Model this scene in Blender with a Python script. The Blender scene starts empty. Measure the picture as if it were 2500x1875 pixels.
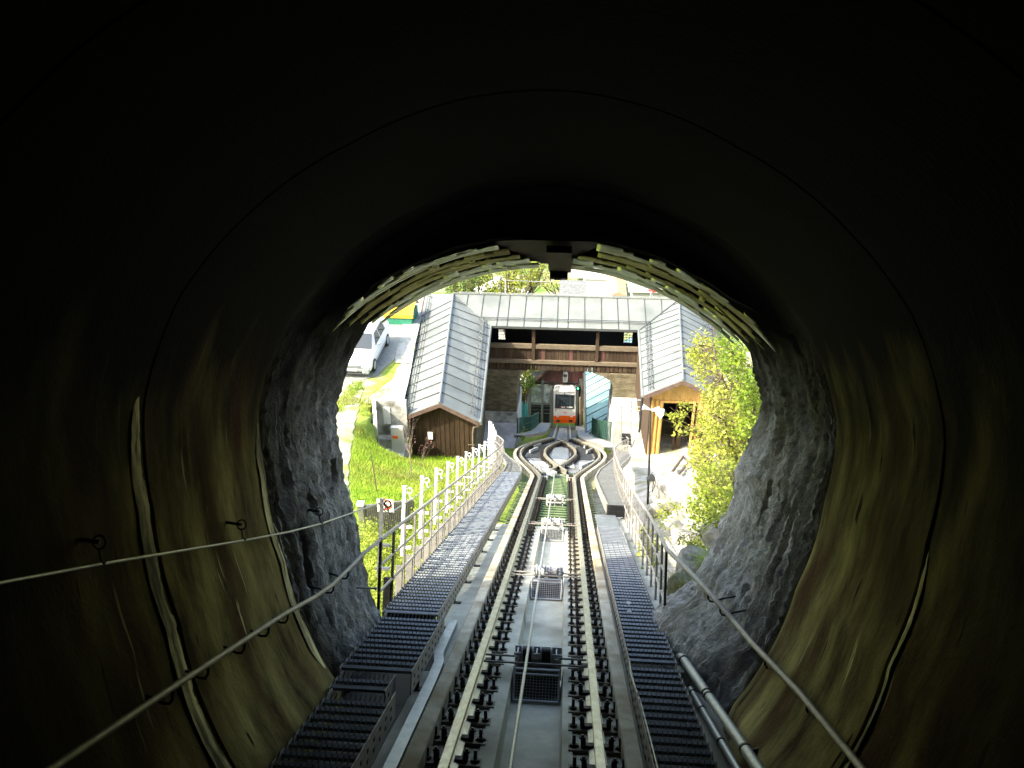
import bpy, math, random
import numpy as np
from mathutils import Vector, Matrix, Quaternion, noise as mnoise

random.seed(7); rng = np.random.default_rng(7)
SC = bpy.context.scene
COL = SC.collection
rad = math.radians

# ------------------------------------------------------------------ frame
# track frame (x lateral, t down the incline, n above the rail tops) -> world
TH = rad(27.0); CT, ST, TT = math.cos(TH), math.sin(TH), math.tan(TH)
F_PX = 1944.0                       # focal length for a 2500 px wide picture
CAMX, CAMN = 0.20, 2.36
def W(x, t, n): return Vector((x, t*CT + n*ST, -t*ST + n*CT))
def XTN(p): return (p[0], p[1]*CT - p[2]*ST, p[1]*ST + p[2]*CT)
RT = Matrix.Rotation(-TH, 3, 'X')

# ------------------------------------------------------------------ camera
T_ = Vector((0, CT, -ST)); psi, phi = 0.07, TH
def cam_axes(ps, ph):
    Fh = Vector((-math.sin(ps), math.cos(ps), 0)); R = Vector((math.cos(ps), math.sin(ps), 0)); Z = Vector((0, 0, 1))
    return R, Fh*math.sin(ph) + Z*math.cos(ph), Fh*math.cos(ph) - Z*math.sin(ph)
for _ in range(60):
    R, U, A = cam_axes(psi, phi)
    psi += (134/F_PX - T_.dot(R)/T_.dot(A))/CT*0.8
    phi += (-28.5/F_PX - T_.dot(U)/T_.dot(A))*0.8
CR, CU, CA = cam_axes(psi, phi)
CAMP = W(CAMX, 0, CAMN)
cam = bpy.data.cameras.new('camera'); cam.sensor_width = 36; cam.lens = 36*F_PX/2500
cam.clip_start = 0.05; cam.clip_end = 3000
cam_o = bpy.data.objects.new('camera', cam); COL.objects.link(cam_o)
m = Matrix((CR, CU, -CA)).transposed().to_4x4(); m.translation = CAMP
cam_o.matrix_world = m
SC.camera = cam_o

# ------------------------------------------------------------------ light
SUN_A, SUN_B, SUN_C = 1.0, 0.50, 1.08        # towards the sun: left, behind, up
SV = Vector((-SUN_A, -SUN_B, SUN_C)).normalized()
SUN_STRENGTH, SKY_STRENGTH, EXPOSURE = 2.1, 0.15, 2.4
world = bpy.data.worlds.new('World'); SC.world = world; world.use_nodes = True
wn = world.node_tree.nodes; wl = world.node_tree.links
sky = wn.new('ShaderNodeTexSky'); sky.sky_type = 'NISHITA'; sky.sun_disc = False
sky.sun_elevation = math.asin(SV.z); sky.sun_rotation = math.atan2(SV.x, SV.y); sky.air_density = 1.0; sky.dust_density = 4.0; sky.ozone_density = 0.0
wl.new(sky.outputs[0], wn['Background'].inputs[0]); wn['Background'].inputs[1].default_value = SKY_STRENGTH
sun = bpy.data.lights.new('sun', 'SUN'); sun.energy = SUN_STRENGTH; sun.angle = rad(0.5); sun.color = (1.0, 0.93, 0.74)
sun_o = bpy.data.objects.new('sun', sun); COL.objects.link(sun_o)
sun_o.rotation_euler = SV.to_track_quat('Z', 'Y').to_euler(); sun_o.location = (-20, 0, 40)
SC.view_settings.view_transform = 'Standard'; SC.view_settings.look = 'None'
SC.view_settings.exposure = EXPOSURE; SC.view_settings.gamma = 1.0
SC.cycles.use_denoising = True; SC.cycles.max_bounces = 9; SC.cycles.diffuse_bounces = 6
SC.cycles.glossy_bounces = 3; SC.cycles.transmission_bounces = 6; SC.cycles.transparent_max_bounces = 8
SC.cycles.sample_clamp_indirect = 8.0; SC.cycles.caustics_reflective = False; SC.cycles.caustics_refractive = False

# ------------------------------------------------------------------ picture rays -> real points
def ray(px, py):
    return (CA + CR*((px-1250)/F_PX) - CU*((py-937.5)/F_PX))
def PY(px, py, Y):
    d = ray(px, py); k = (Y-CAMP.y)/d.y; return CAMP + d*k
def PT(px, py, t):
    d = ray(px, py); k = t/(d.y*CT - d.z*ST); return CAMP + d*k
def PN(px, py, n):
    d = ray(px, py); k = (n-CAMN)/(d.y*ST + d.z*CT); return CAMP + d*k
def PZ(px, py, z):
    d = ray(px, py); k = (z-CAMP.z)/d.z; return CAMP + d*k
def sm(a, b, x):
    x = min(1, max(0, (x-a)/(b-a))); return x*x*(3-2*x)
def lerp(a, b, w): return a + (b-a)*w
def tab(T, x):
    if x <= T[0][0]: return T[0][1]
    for (a, va), (b, vb) in zip(T, T[1:]):
        if x <= b: return va + (vb-va)*(x-a)/(b-a)
    return T[-1][1]

# ------------------------------------------------------------------ mesh helpers
class MB:
    def __init__(s): s.v = []; s.f = []; s.uv = None
    def add(s, vs, fs):
        o = len(s.v); s.v += [tuple(p) for p in vs]; s.f += [tuple(i+o for i in f) for f in fs]; return s
    def box(s, o, a, b, c):
        o, a, b, c = Vector(o), Vector(a), Vector(b), Vector(c)
        if a.cross(b).dot(c) < 0: a, b = b, a
        return s.add([o, o+a, o+a+b, o+b, o+c, o+a+c, o+a+b+c, o+b+c],
              [(3,2,1,0),(4,5,6,7),(0,1,5,4),(1,2,6,5),(2,3,7,6),(3,0,4,7)])
    def wb(s, x0, x1, y0, y1, z0, z1): return s.box((x0,y0,z0),(x1-x0,0,0),(0,y1-y0,0),(0,0,z1-z0))
    def tb(s, x0, x1, t0, t1, n0, n1):
        o = W(x0,t0,n0); return s.box(o, W(x1,t0,n0)-o, W(x0,t1,n0)-o, W(x0,t0,n1)-o)
    def prism(s, pts, d):           # extrude a planar polygon by vector d
        pts = [Vector(p) for p in pts]; d = Vector(d); n = len(pts)
        nr = Vector((0,0,0))
        for i in range(n): nr += (pts[i]-pts[0]).cross(pts[(i+1)%n]-pts[0])
        if nr.dot(d) > 0: pts.reverse()
        s.add(pts + [p+d for p in pts], [tuple(range(n)), tuple(range(2*n-1, n-1, -1))] + [(i, n+i, n+(i+1)%n, (i+1)%n) for i in range(n)])
        return s
    def tube(s, pts, r, seg=8, cap=True):
        pts = [Vector(p) for p in pts]; n = len(pts)
        rs = r if isinstance(r, (list, tuple)) else [r]*n
        up = None; vs = []
        for i in range(n):
            tg = (pts[min(i+1,n-1)] - pts[max(i-1,0)])
            if tg.length < 1e-9: tg = Vector((0,0,1))
            tg.normalize()
            if up is None:
                up = Vector((0,0,1)) if abs(tg.z) < .9 else Vector((1,0,0))
            up = (up - tg*up.dot(tg))
            if up.length < 1e-6: up = tg.orthogonal()
            up.normalize(); sd = tg.cross(up)
            for k in range(seg):
                a = 2*math.pi*k/seg; vs.append(pts[i] + (up*math.cos(a) + sd*math.sin(a))*rs[i])
        fs = []
        for i in range(n-1):
            for k in range(seg):
                k2 = (k+1) % seg; fs.append((i*seg+k, i*seg+k2, (i+1)*seg+k2, (i+1)*seg+k))
        if cap: fs += [tuple(range(seg-1,-1,-1)), tuple((n-1)*seg+k for k in range(seg))]
        return s.add(vs, fs)
    def sweep(s, prof, path, closed=True):   # prof (u,v) in the track frame, path of (x,t,n)
        n = len(path); m_ = len(prof); vs = []
        for i in range(n):
            a, b = path[max(i-1,0)], path[min(i+1,n-1)]
            dx, dt = b[0]-a[0], b[1]-a[1]; L = math.hypot(dx, dt); lx, lt = dt/L, -dx/L
            x, t, nn = path[i]
            for (u, v) in prof: vs.append(W(x+lx*u, t+lt*u, nn+v))
        fs = []
        for i in range(n-1):
            for k in range(m_ if closed else m_-1):
                k2 = (k+1) % m_; fs.append((i*m_+k, (i+1)*m_+k, (i+1)*m_+k2, i*m_+k2))
        if closed: fs += [tuple(range(m_)), tuple((n-1)*m_+k for k in range(m_-1,-1,-1))]
        return s.add(vs, fs)
    def grid(s, fn, nu, nv):
        vs = [fn(i/(nu), j/(nv)) for j in range(nv+1) for i in range(nu+1)]
        fs = [(j*(nu+1)+i, j*(nu+1)+i+1, (j+1)*(nu+1)+i+1, (j+1)*(nu+1)+i) for j in range(nv) for i in range(nu)]
        return s.add(vs, fs)

WLOC = {}
def mesh_of(name, mb, mat, off=Vector((0,0,0)), smooth=False):
    me = bpy.data.meshes.new(name)
    me.from_pydata([(v[0]-off[0], v[1]-off[1], v[2]-off[2]) for v in mb.v], [], mb.f)
    if mat is not None: me.materials.append(mat)
    if smooth: me.polygons.foreach_set('use_smooth', [True]*len(me.polygons))
    me.update(); return me
def autosmooth(me, ang=40):
    me.polygons.foreach_set('use_smooth', [True]*len(me.polygons))
    try: me.set_sharp_from_angle(angle=rad(ang))
    except Exception: pass
def tag(o, label=None, cat=None, group=None, kind=None):
    if label: o['label'] = label
    if cat: o['category'] = cat
    if group: o['group'] = group
    if kind: o['kind'] = kind
    return o
def obj(name, mb, mat, parent=None, smooth=0, base=None, bevel=0, local=False):
    if local: off = Vector((0,0,0))
    elif parent is not None: off = WLOC[parent.name]
    elif base is not None: off = Vector(base)
    else:
        xs = [p[0] for p in mb.v]; ys = [p[1] for p in mb.v]; zs = [p[2] for p in mb.v]
        off = Vector(((min(xs)+max(xs))/2, (min(ys)+max(ys))/2, min(zs)))
    me = mesh_of(name, mb, mat, off)
    if smooth: autosmooth(me, smooth)
    o = bpy.data.objects.new(name, me); COL.objects.link(o)
    if parent is not None: o.parent = parent
    elif not local: o.location = off
    if bevel:
        b = o.modifiers.new('bevel', 'BEVEL'); b.width = bevel; b.segments = 2; b.limit_method = 'ANGLE'
    WLOC[o.name] = off.copy(); return o
def obj2(name, mb, mat, mb2, mat2, parent=None, **k):
    n0 = len(mb.f); mb.add(mb2.v, mb2.f); o = obj(name, mb, mat, parent, **k); o.data.materials.append(mat2)
    idx = np.zeros(len(o.data.polygons), dtype=np.int32); idx[n0:] = 1; o.data.polygons.foreach_set('material_index', idx); return o
def thing(name, loc, label, cat, group=None, rot=None):
    o = bpy.data.objects.new(name, None); COL.objects.link(o); o.location = loc; o.empty_display_size = .2
    if rot is not None: o.rotation_euler = rot.to_euler()
    tag(o, label, cat, group); WLOC[o.name] = Vector(loc); return o
def kids(o): return [c for c in bpy.data.objects if c.parent == o]
def copy_tree(o, parent=None, ch=None):
    c = o.copy(); COL.objects.link(c); c.parent = parent
    for k in (ch if ch is not None else kids(o)): copy_tree(k, c)
    return c

# ------------------------------------------------------------------ materials
def M(name, c1, c2=None, scale=4.0, rough=.8, metal=0.0, bump=0.0, bscale=40.0, stretch=(1,1,1), coord='Object',
      island=0.0, spec=.2, lo=.38, hi=.62, c3=None, s3=.6, detail=6, transl=0.0, bstretch=None):
    mt = bpy.data.materials.new(name); mt.use_nodes = True; nt = mt.node_tree; N = nt.nodes; L = nt.links
    b = N['Principled BSDF']; b.inputs['Roughness'].default_value = rough; b.inputs['Metallic'].default_value = metal
    b.inputs['Specular IOR Level'].default_value = spec
    c4 = lambda c: (c[0], c[1], c[2], 1)
    tc = N.new('ShaderNodeTexCoord'); mp = N.new('ShaderNodeMapping'); mp.inputs['Scale'].default_value = stretch
    L.new(tc.outputs[coord], mp.inputs['Vector'])
    col = None
    if c2 is not None:
        nz = N.new('ShaderNodeTexNoise'); nz.inputs['Scale'].default_value = scale; nz.inputs['Detail'].default_value = detail; nz.inputs['Roughness'].default_value = .65
        L.new(mp.outputs[0], nz.inputs['Vector'])
        cr = N.new('ShaderNodeValToRGB'); cr.color_ramp.elements[0].position = lo; cr.color_ramp.elements[1].position = hi
        cr.color_ramp.elements[0].color = c4(c1); cr.color_ramp.elements[1].color = c4(c2)
        L.new(nz.outputs[0], cr.inputs[0]); col = cr.outputs[0]
        if c3 is not None:
            n3 = N.new('ShaderNodeTexNoise'); n3.inputs['Scale'].default_value = s3; n3.inputs['Detail'].default_value = 4
            L.new(mp.outputs[0], n3.inputs['Vector'])
            r3 = N.new('ShaderNodeValToRGB'); r3.color_ramp.elements[0].position = .48; r3.color_ramp.elements[1].position = .66
            L.new(n3.outputs[0], r3.inputs[0]); mx = N.new('ShaderNodeMixRGB'); mx.inputs[2].default_value = c4(c3)
            L.new(r3.outputs[0], mx.inputs[0]); L.new(col, mx.inputs[1]); col = mx.outputs[0]
    else:
        rgb = N.new('ShaderNodeRGB'); rgb.outputs[0].default_value = c4(c1); col = rgb.outputs[0]
    if island > 0:
        g = N.new('ShaderNodeNewGeometry'); mr = N.new('ShaderNodeMapRange')
        mr.inputs[3].default_value = 1-island; mr.inputs[4].default_value = 1+island
        L.new(g.outputs['Random Per Island'], mr.inputs[0])
        hs = N.new('ShaderNodeHueSaturation'); L.new(mr.outputs[0], hs.inputs['Value']); L.new(col, hs.inputs['Color']); col = hs.outputs[0]
    L.new(col, b.inputs['Base Color'])
    if bump > 0:
        bn = N.new('ShaderNodeTexNoise'); bn.inputs['Scale'].default_value = bscale; bn.inputs['Detail'].default_value = 8; bn.inputs['Roughness'].default_value = .7
        if bstretch:
            m2 = N.new('ShaderNodeMapping'); m2.inputs['Scale'].default_value = bstretch; L.new(tc.outputs[coord], m2.inputs['Vector']); L.new(m2.outputs[0], bn.inputs['Vector'])
        else: L.new(mp.outputs[0], bn.inputs['Vector'])
        bp = N.new('ShaderNodeBump'); bp.inputs['Strength'].default_value = min(1, bump); bp.inputs['Distance'].default_value = .02*max(1, bump)
        L.new(bn.outputs[0], bp.inputs['Height']); L.new(bp.outputs[0], b.inputs['Normal'])
    if transl > 0:
        tr = N.new('ShaderNodeBsdfTranslucent'); L.new(col, tr.inputs[0]); ms = N.new('ShaderNodeMixShader'); ms.inputs[0].default_value = transl
        L.new(b.outputs[0], ms.inputs[1]); L.new(tr.outputs[0], ms.inputs[2]); L.new(ms.outputs[0], N['Material Output'].inputs[0])
    return mt

mt_lining = M('tunnel_concrete', (.060,.046,.020), (.54,.475,.185), scale=1.9, stretch=(.55,1.7,1), coord='UV', rough=.9, bump=.7, bscale=24, bstretch=(.8,1.3,1), lo=.36, hi=.74, detail=12, c3=(.095,.05,.024), s3=1.0, spec=.06)
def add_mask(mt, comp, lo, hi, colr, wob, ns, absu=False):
    """lay a second colour, mostly painted shade, over the part of a mesh given by its UVs"""
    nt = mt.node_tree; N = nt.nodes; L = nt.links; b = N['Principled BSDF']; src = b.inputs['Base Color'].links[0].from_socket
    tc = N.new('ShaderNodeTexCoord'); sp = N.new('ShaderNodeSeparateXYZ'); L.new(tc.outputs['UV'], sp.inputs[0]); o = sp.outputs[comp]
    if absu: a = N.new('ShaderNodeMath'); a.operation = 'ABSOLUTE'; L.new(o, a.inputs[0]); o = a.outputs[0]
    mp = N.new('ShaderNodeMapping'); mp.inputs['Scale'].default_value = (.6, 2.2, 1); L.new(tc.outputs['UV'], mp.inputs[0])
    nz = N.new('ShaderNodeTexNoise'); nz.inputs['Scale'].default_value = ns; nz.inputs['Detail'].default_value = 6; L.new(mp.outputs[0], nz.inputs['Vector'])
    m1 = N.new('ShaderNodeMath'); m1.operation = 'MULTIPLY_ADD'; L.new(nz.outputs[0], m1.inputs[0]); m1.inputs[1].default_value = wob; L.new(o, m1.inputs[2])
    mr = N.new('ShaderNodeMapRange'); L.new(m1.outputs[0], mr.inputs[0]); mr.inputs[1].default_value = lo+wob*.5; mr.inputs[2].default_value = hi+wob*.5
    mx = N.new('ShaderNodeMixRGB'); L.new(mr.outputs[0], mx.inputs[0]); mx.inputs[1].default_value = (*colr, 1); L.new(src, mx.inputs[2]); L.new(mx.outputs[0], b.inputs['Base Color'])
def add_streaks(mt, colr, stretch, sc, lo, hi):
    """thin colour streaks down the wall: water runs, and wet glints painted on the lining"""
    nt = mt.node_tree; N = nt.nodes; L = nt.links; b = N['Principled BSDF']; src = b.inputs['Base Color'].links[0].from_socket
    tc = N.new('ShaderNodeTexCoord'); mp = N.new('ShaderNodeMapping'); mp.inputs['Scale'].default_value = stretch; L.new(tc.outputs['UV'], mp.inputs[0])
    nz = N.new('ShaderNodeTexNoise'); nz.inputs['Scale'].default_value = sc; nz.inputs['Detail'].default_value = 3; L.new(mp.outputs[0], nz.inputs['Vector'])
    mr = N.new('ShaderNodeMapRange'); L.new(nz.outputs[0], mr.inputs[0]); mr.inputs[1].default_value = lo; mr.inputs[2].default_value = hi
    mx = N.new('ShaderNodeMixRGB'); L.new(mr.outputs[0], mx.inputs[0]); L.new(src, mx.inputs[1]); mx.inputs[2].default_value = (*colr, 1); L.new(mx.outputs[0], b.inputs['Base Color'])
add_streaks(mt_lining, (.72,.68,.36), (.4,6.5,1), 2.0, .675, .71)  # pale streaks painted in for wet glints on the lining
add_streaks(mt_lining, (.03,.02,.012), (.9,6,1), 2.6, .66, .70)
add_mask(mt_lining, 1, 3.1, 5.0, (.022,.016,.008), 1.2, 1.4)  # shade painted in: lining darkens towards the camera end
add_mask(mt_lining, 0, 2.7, 4.2, (.004,.003,.002), 2.2, 1.4, True)  # shade painted into the crown, nearly black above the walls
mt_joint = M('pale_joint', (.05,.042,.02), (.74,.70,.36), scale=2.2, stretch=(1.0,5,1), coord='UV', rough=.8, bump=.5, bscale=12, lo=.36, hi=.62, c3=(.06,.05,.025), s3=.9)  # paler strips along the lower lining joints
mt_rock = M('tunnel_rock', (.27,.27,.235), (.68,.69,.65), scale=11.0, stretch=(.8,1.5,1), coord='UV', rough=.95, bump=3.5, bscale=26, bstretch=(1,1.4,1), lo=.36, hi=.66, c3=(.22,.21,.15), s3=.9)
add_mask(mt_rock, 1, 6.45, 7.2, (.036,.034,.022), 1.4, 2.2)  # rock darker at its inner end, next to the lining
add_streaks(mt_rock, (.66,.67,.64), (.35,6,1), 2.2, .60, .68)
add_streaks(mt_rock, (.08,.08,.055), (.5,5,1), 2.0, .64, .72)
add_mask(mt_rock, 0, 2.5, 3.7, (.010,.009,.007), 1.2, 1.8, True)  # shade painted over the rock crown, nearly black
mt_sheet = M('corrugated_metal', (.78,.79,.52), (.92,.93,.66), scale=6, rough=.34, metal=.75, bump=.25, bscale=30, c3=(.34,.31,.09), s3=1.6)
mt_sheet2 = M('mossy_sheet', (.50,.45,.14), (.68,.62,.26), scale=7, rough=.45, metal=.4, bump=.3, bscale=30, c3=(.26,.22,.05), s3=2.2)
mt_rust = M('rusty_steel', (.012,.005,.004), (.03,.013,.009), scale=14, rough=.8, bump=.3)
mt_conc = M('track_concrete', (.42,.42,.335), (.56,.555,.455), scale=3.2, rough=.9, bump=.35, bscale=45, c3=(.28,.27,.21), s3=1.1)
mt_kerb = M('kerb_concrete', (.34,.31,.23), (.47,.44,.34), scale=6, rough=.9, bump=.4, bscale=50, c3=(.25,.21,.13), s3=2.2)
mt_concw = M('pale_concrete', (.46,.47,.46), (.60,.60,.58), scale=1.4, rough=.9, bump=.3, bscale=25, c3=(.33,.33,.31), s3=.8)
mt_conc_dirty = M('stained_concrete', (.34,.35,.33), (.55,.55,.52), scale=2.2, rough=.92, bump=.3, bscale=20, c3=(.14,.14,.12), s3=1.6)
mt_rail = M('rail_steel', (.36,.33,.25), (.52,.49,.39), scale=3, stretch=(8,.6,8), rough=.38, metal=.65, bump=.1)
mt_fast = M('dark_fastening', (.018,.017,.016), (.04,.036,.032), scale=30, rough=.55, metal=.3)
mt_cable = M('grey_rope', (.40,.40,.37), (.5,.5,.46), scale=40, rough=.45, metal=.4)
mt_galv = M('galvanised_steel', (.36,.38,.38), (.46,.48,.48), scale=10, rough=.5, metal=.45)
mt_grate = M('walkway_grating', (.15,.165,.175), (.21,.228,.24), scale=6, rough=.5, metal=.35)
mt_string = M('stringer_steel', (.22,.21,.185), (.33,.31,.27), scale=7, rough=.6, metal=.2, bump=.1)
mt_dark = M('dark_steel', (.02,.022,.025), (.045,.047,.05), scale=12, rough=.6, metal=.2)
mt_hand = M('railing_paint', (.29,.27,.23), (.40,.375,.32), scale=8, rough=.5, metal=.25)
mt_post = M('railing_post_steel', (.17,.165,.16), (.25,.24,.225), scale=9, rough=.55, metal=.3)
mt_wpost = M('sunlit_galvanised', (.72,.72,.70), (.80,.80,.78), scale=5, rough=.6, metal=0)
mt_white = M('white_paint', (.74,.74,.72), (.80,.80,.79), scale=3, rough=.45)
mt_green_slp = M('green_sleeper_paint', (.105,.165,.075), (.17,.235,.12), scale=5, rough=.6, bump=.1, c3=(.30,.31,.19), s3=1.5)
mt_zinc = M('zinc_roof', (.135,.151,.143), (.172,.189,.178), scale=1.1, rough=.5, metal=.0, c3=(.112,.128,.122), s3=.5)
mt_seam = M('roof_seam', (.085,.093,.095), rough=.5, metal=.3)
mt_wood = M('brown_boards', (.040,.025,.015), (.068,.045,.028), scale=3, stretch=(6,6,.7), rough=.85, bump=.3, island=.22)
mt_woodg = M('weathered_boards', (.044,.030,.019), (.076,.053,.035), scale=3, stretch=(6,6,.7), rough=.85, bump=.3, island=.3)
mt_woodr = M('reddish_boards', (.11,.05,.045), (.155,.075,.065), scale=3, stretch=(6,6,.7), rough=.8, island=.2)
mt_woody = M('yellow_boards', (.42,.25,.07), (.55,.36,.13), scale=2.5, stretch=(6,6,.7), rough=.75, bump=.2, island=.18)
mt_beam = M('pale_beam', (.13,.105,.075), (.20,.165,.115), scale=3, stretch=(1,6,6), rough=.8)
mt_fascia = M('brown_fascia', (.10,.068,.055), (.14,.10,.082), scale=5, rough=.7)
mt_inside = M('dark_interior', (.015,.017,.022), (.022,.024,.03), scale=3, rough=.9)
mt_stone = M('pier_masonry', (.10,.088,.055), (.23,.20,.135), scale=2.2, stretch=(1,1,2.6), rough=.95, bump=.9, bscale=9, c3=(.12,.105,.07), s3=2.5)
mt_glass = M('dark_glass', (.02,.03,.035), rough=.06, spec=.7)
mt_glassl = M('pale_glass', (.20,.26,.25), (.5,.55,.5), scale=1.2, rough=.08, spec=.7, lo=.45, hi=.55)
mt_orange = M('orange_paint', (.82,.11,.010), (.86,.135,.014), scale=3, rough=.35)
mt_car = M('white_car_paint', (.78,.79,.80), rough=.22, spec=.6)
mt_carg = M('grey_bumper', (.22,.25,.27), (.27,.30,.32), scale=5, rough=.4)
mt_tyre = M('tyre_rubber', (.02,.02,.02), (.035,.035,.035), scale=20, rough=.8)
mt_teal = M('teal_copper_roof', (.12,.245,.255), (.17,.30,.305), scale=.9, rough=.7, c3=(.25,.36,.355), s3=.5)
mt_tealc = M('teal_canvas', (.06,.30,.29), (.10,.40,.38), scale=5, stretch=(6,6,1), rough=.8)
mt_plateb = M('loop_plate', (.105,.125,.14), (.15,.175,.19), scale=4, rough=.7)
mt_greenrail = M('dark_green_paint', (.03,.085,.06), (.05,.12,.085), scale=8, rough=.5)
mt_leaf = M('bush_leaves', (.26,.31,.035), (.41,.44,.085), scale=1.5, rough=.6, island=.45, transl=.45, spec=.3)
mt_leafm = M('green_leaves', (.12,.20,.02), (.24,.33,.035), scale=1.2, rough=.6, island=.45, transl=.4, spec=.3)
mt_leafd = M('tree_leaves', (.075,.125,.015), (.14,.20,.03), scale=.8, rough=.6, island=.45, transl=.35, spec=.3)
mt_leafy = M('weed_leaves', (.20,.27,.03), (.32,.37,.06), scale=1.3, rough=.65, island=.4, transl=.4, spec=.25)
mt_leafp = M('purple_leaves', (.13,.06,.06), (.20,.11,.09), scale=2, rough=.7, island=.3, transl=.2)
mt_bark = M('bark', (.09,.07,.05), (.16,.125,.09), scale=8, stretch=(3,3,.6), rough=.9, bump=.6)
mt_grass = M('grass_blades', (.22,.36,.028), (.38,.48,.06), scale=.5, rough=.7, island=.35, transl=.35, c3=(.26,.27,.06), s3=.28, spec=.2)
mt_straw = M('dry_grass', (.22,.20,.07), (.17,.24,.05), scale=3, rough=.8, island=.3, transl=.3)
mt_path = M('pale_gravel', (.28,.27,.20), (.42,.41,.34), scale=4, rough=.95, bump=.8, bscale=30, c3=(.24,.28,.08), s3=.9)
mt_lot = M('grey_gravel', (.17,.18,.17), (.26,.27,.25), scale=9, rough=.95, bump=.7, bscale=60, c3=(.31,.32,.27), s3=.8)  # grey tone stands in for tree shadow on the car park
mt_lot2 = M('slab_path', (.27,.29,.28), (.36,.38,.36), scale=3, rough=.9, c3=(.22,.25,.20), s3=2)
mt_bed3 = M('loop_bed', (.15,.16,.155), (.24,.25,.24), scale=3, rough=.9, c3=(.10,.10,.095), s3=1.5)
mt_bed2 = M('dark_bed', (.10,.105,.10), (.17,.175,.165), scale=4, rough=.9)
mt_greyrock = M('grey_rock', (.10,.105,.09), (.30,.31,.28), scale=7, rough=.95, bump=1.6, bscale=14, c3=(.12,.13,.05), s3=2.5)
mt_lime = M('limestone', (.26,.255,.22), (.46,.45,.41), scale=1.8, rough=.95, bump=1.4, bscale=7, c3=(.27,.26,.20), s3=2.0)
mt_bluedeck = M('grey_deck', (.30,.335,.36), (.38,.41,.43), scale=5, rough=.6, metal=.1)
mt_housew = M('white_render', (.52,.51,.49), (.62,.61,.59), scale=.6, rough=.9)
mt_town = M('town_ground', (.30,.31,.24), (.42,.41,.36), scale=.2, rough=.95, c3=(.12,.17,.04), s3=.12)
mt_roofg = M('slate_roof', (.10,.11,.115), (.17,.18,.18), scale=6, rough=.8, bump=.4)
mt_tilebrown = M('brown_roof', (.30,.21,.13), (.42,.31,.2), scale=4, rough=.85)
mt_red = M('red_paint', (.55,.03,.025), rough=.5)
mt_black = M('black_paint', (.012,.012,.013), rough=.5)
mt_orangetarp = M('orange_tarp', (.75,.36,.02), (.85,.45,.04), scale=2, rough=.6, bump=.4, bscale=3)
mt_greenbox = M('green_container', (.03,.19,.11), (.05,.24,.15), scale=3, rough=.5)
mt_plate = M('plate_white', (.8,.8,.78), rough=.4)
def emit(name, c, s):
    mt = bpy.data.materials.new(name); mt.use_nodes = True; b = mt.node_tree.nodes['Principled BSDF']
    b.inputs['Base Color'].default_value = (*c, 1); b.inputs['Emission Color'].default_value = (*c, 1); b.inputs['Emission Strength'].default_value = s; return mt
mt_signal = emit('green_signal', (.05,.9,.35), 2.5)

# ------------------------------------------------------------------ terrain
ZL = [(0,-3.5),(6,-5.8),(14,-8.5),(22,-11.2),(28,-13.0),(31,-13.7),(34,-13.9),(37.2,-13.7),(46,-14.1),(54,-18),(62,-25),(80,-30),(400,-34)]
def xeave(y): return -6.72 - max(0, y-30.2)*.105
def g(x, y):
    tr = max(-TT*y - .78, -31.6)
    if x < 0:
        mid = max(-TT*y - .62, -31.6) - .55*sm(7.5, 9.5, y)*sm(20, 13, y)
        z = lerp(tr, mid, sm(2.05, 2.6, -x) if y > 20 else sm(1.7, 2.2, -x))
        if y > 30.3: a_, b_ = -xeave(y)-.35, -xeave(y)-.02
        elif y > 27.9: xw_ = 7.83-(30.2-y)*.28; a_, b_ = xw_-.02, xw_+.22
        else:
            k = sm(25.0, 27.9, y); a_, b_ = lerp(3.6, 6.7, k), lerp(8.9, 7.9, k)
        z = lerp(z, tab(ZL, y), sm(a_, b_, -x))
    else:
        mid = -TT*y - .5; mid = lerp(mid, max(mid, -16.75), sm(3.3, 4.2, x)) + max(0, x-2.6)*.20*sm(26, 14, y)
        mid = lerp(mid, tr, sm(39, 41, y)); z = lerp(tr, max(mid, -31.6), sm(2.2, 3.0, x) if y > 15 else sm(1.25, 1.7, x))
        z += max(0, x-6.8)*.55*sm(34, 26, y) - 0
    z = lerp(z, -31.0, sm(58, 66, y))
    return z + .05*mnoise.noise((x*.8, y*.8, 0))*sm(1.6, 2.6, abs(x))
def PG(px, py, far=200):
    d = ray(px, py).normalized(); k = 3.0
    while k < far:
        p = CAMP + d*k
        if p.z < g(p.x, p.y): break
        k += .08
    p = CAMP + d*k; return Vector((p.x, p.y, g(p.x, p.y)))

def axis(parts):
    out = []
    for a, b, st in parts:
        n = max(1, int(round((b-a)/st))); out += [a + (b-a)*i/n for i in range(n)]
    return out + [parts[-1][1]]
xs = axis([(-220,-40,20),(-40,-16,3),(-16,-9,.7),(-9,-1.2,.2),(-1.2,1.2,.6),(1.2,9,.2),(9,16,.8),(16,40,3),(40,220,20)])
ys = axis([(7.0,48,.28),(48,70,.9),(70,130,5),(130,500,40)])
gm = MB(); nx = len(xs)
gm.v = [(x, y, g(x, y)) for y in ys for x in xs]
gm.f = [(j*nx+i, j*nx+i+1, (j+1)*nx+i+1, (j+1)*nx+i) for j in range(len(ys)-1) for i in range(nx-1)]
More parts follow.
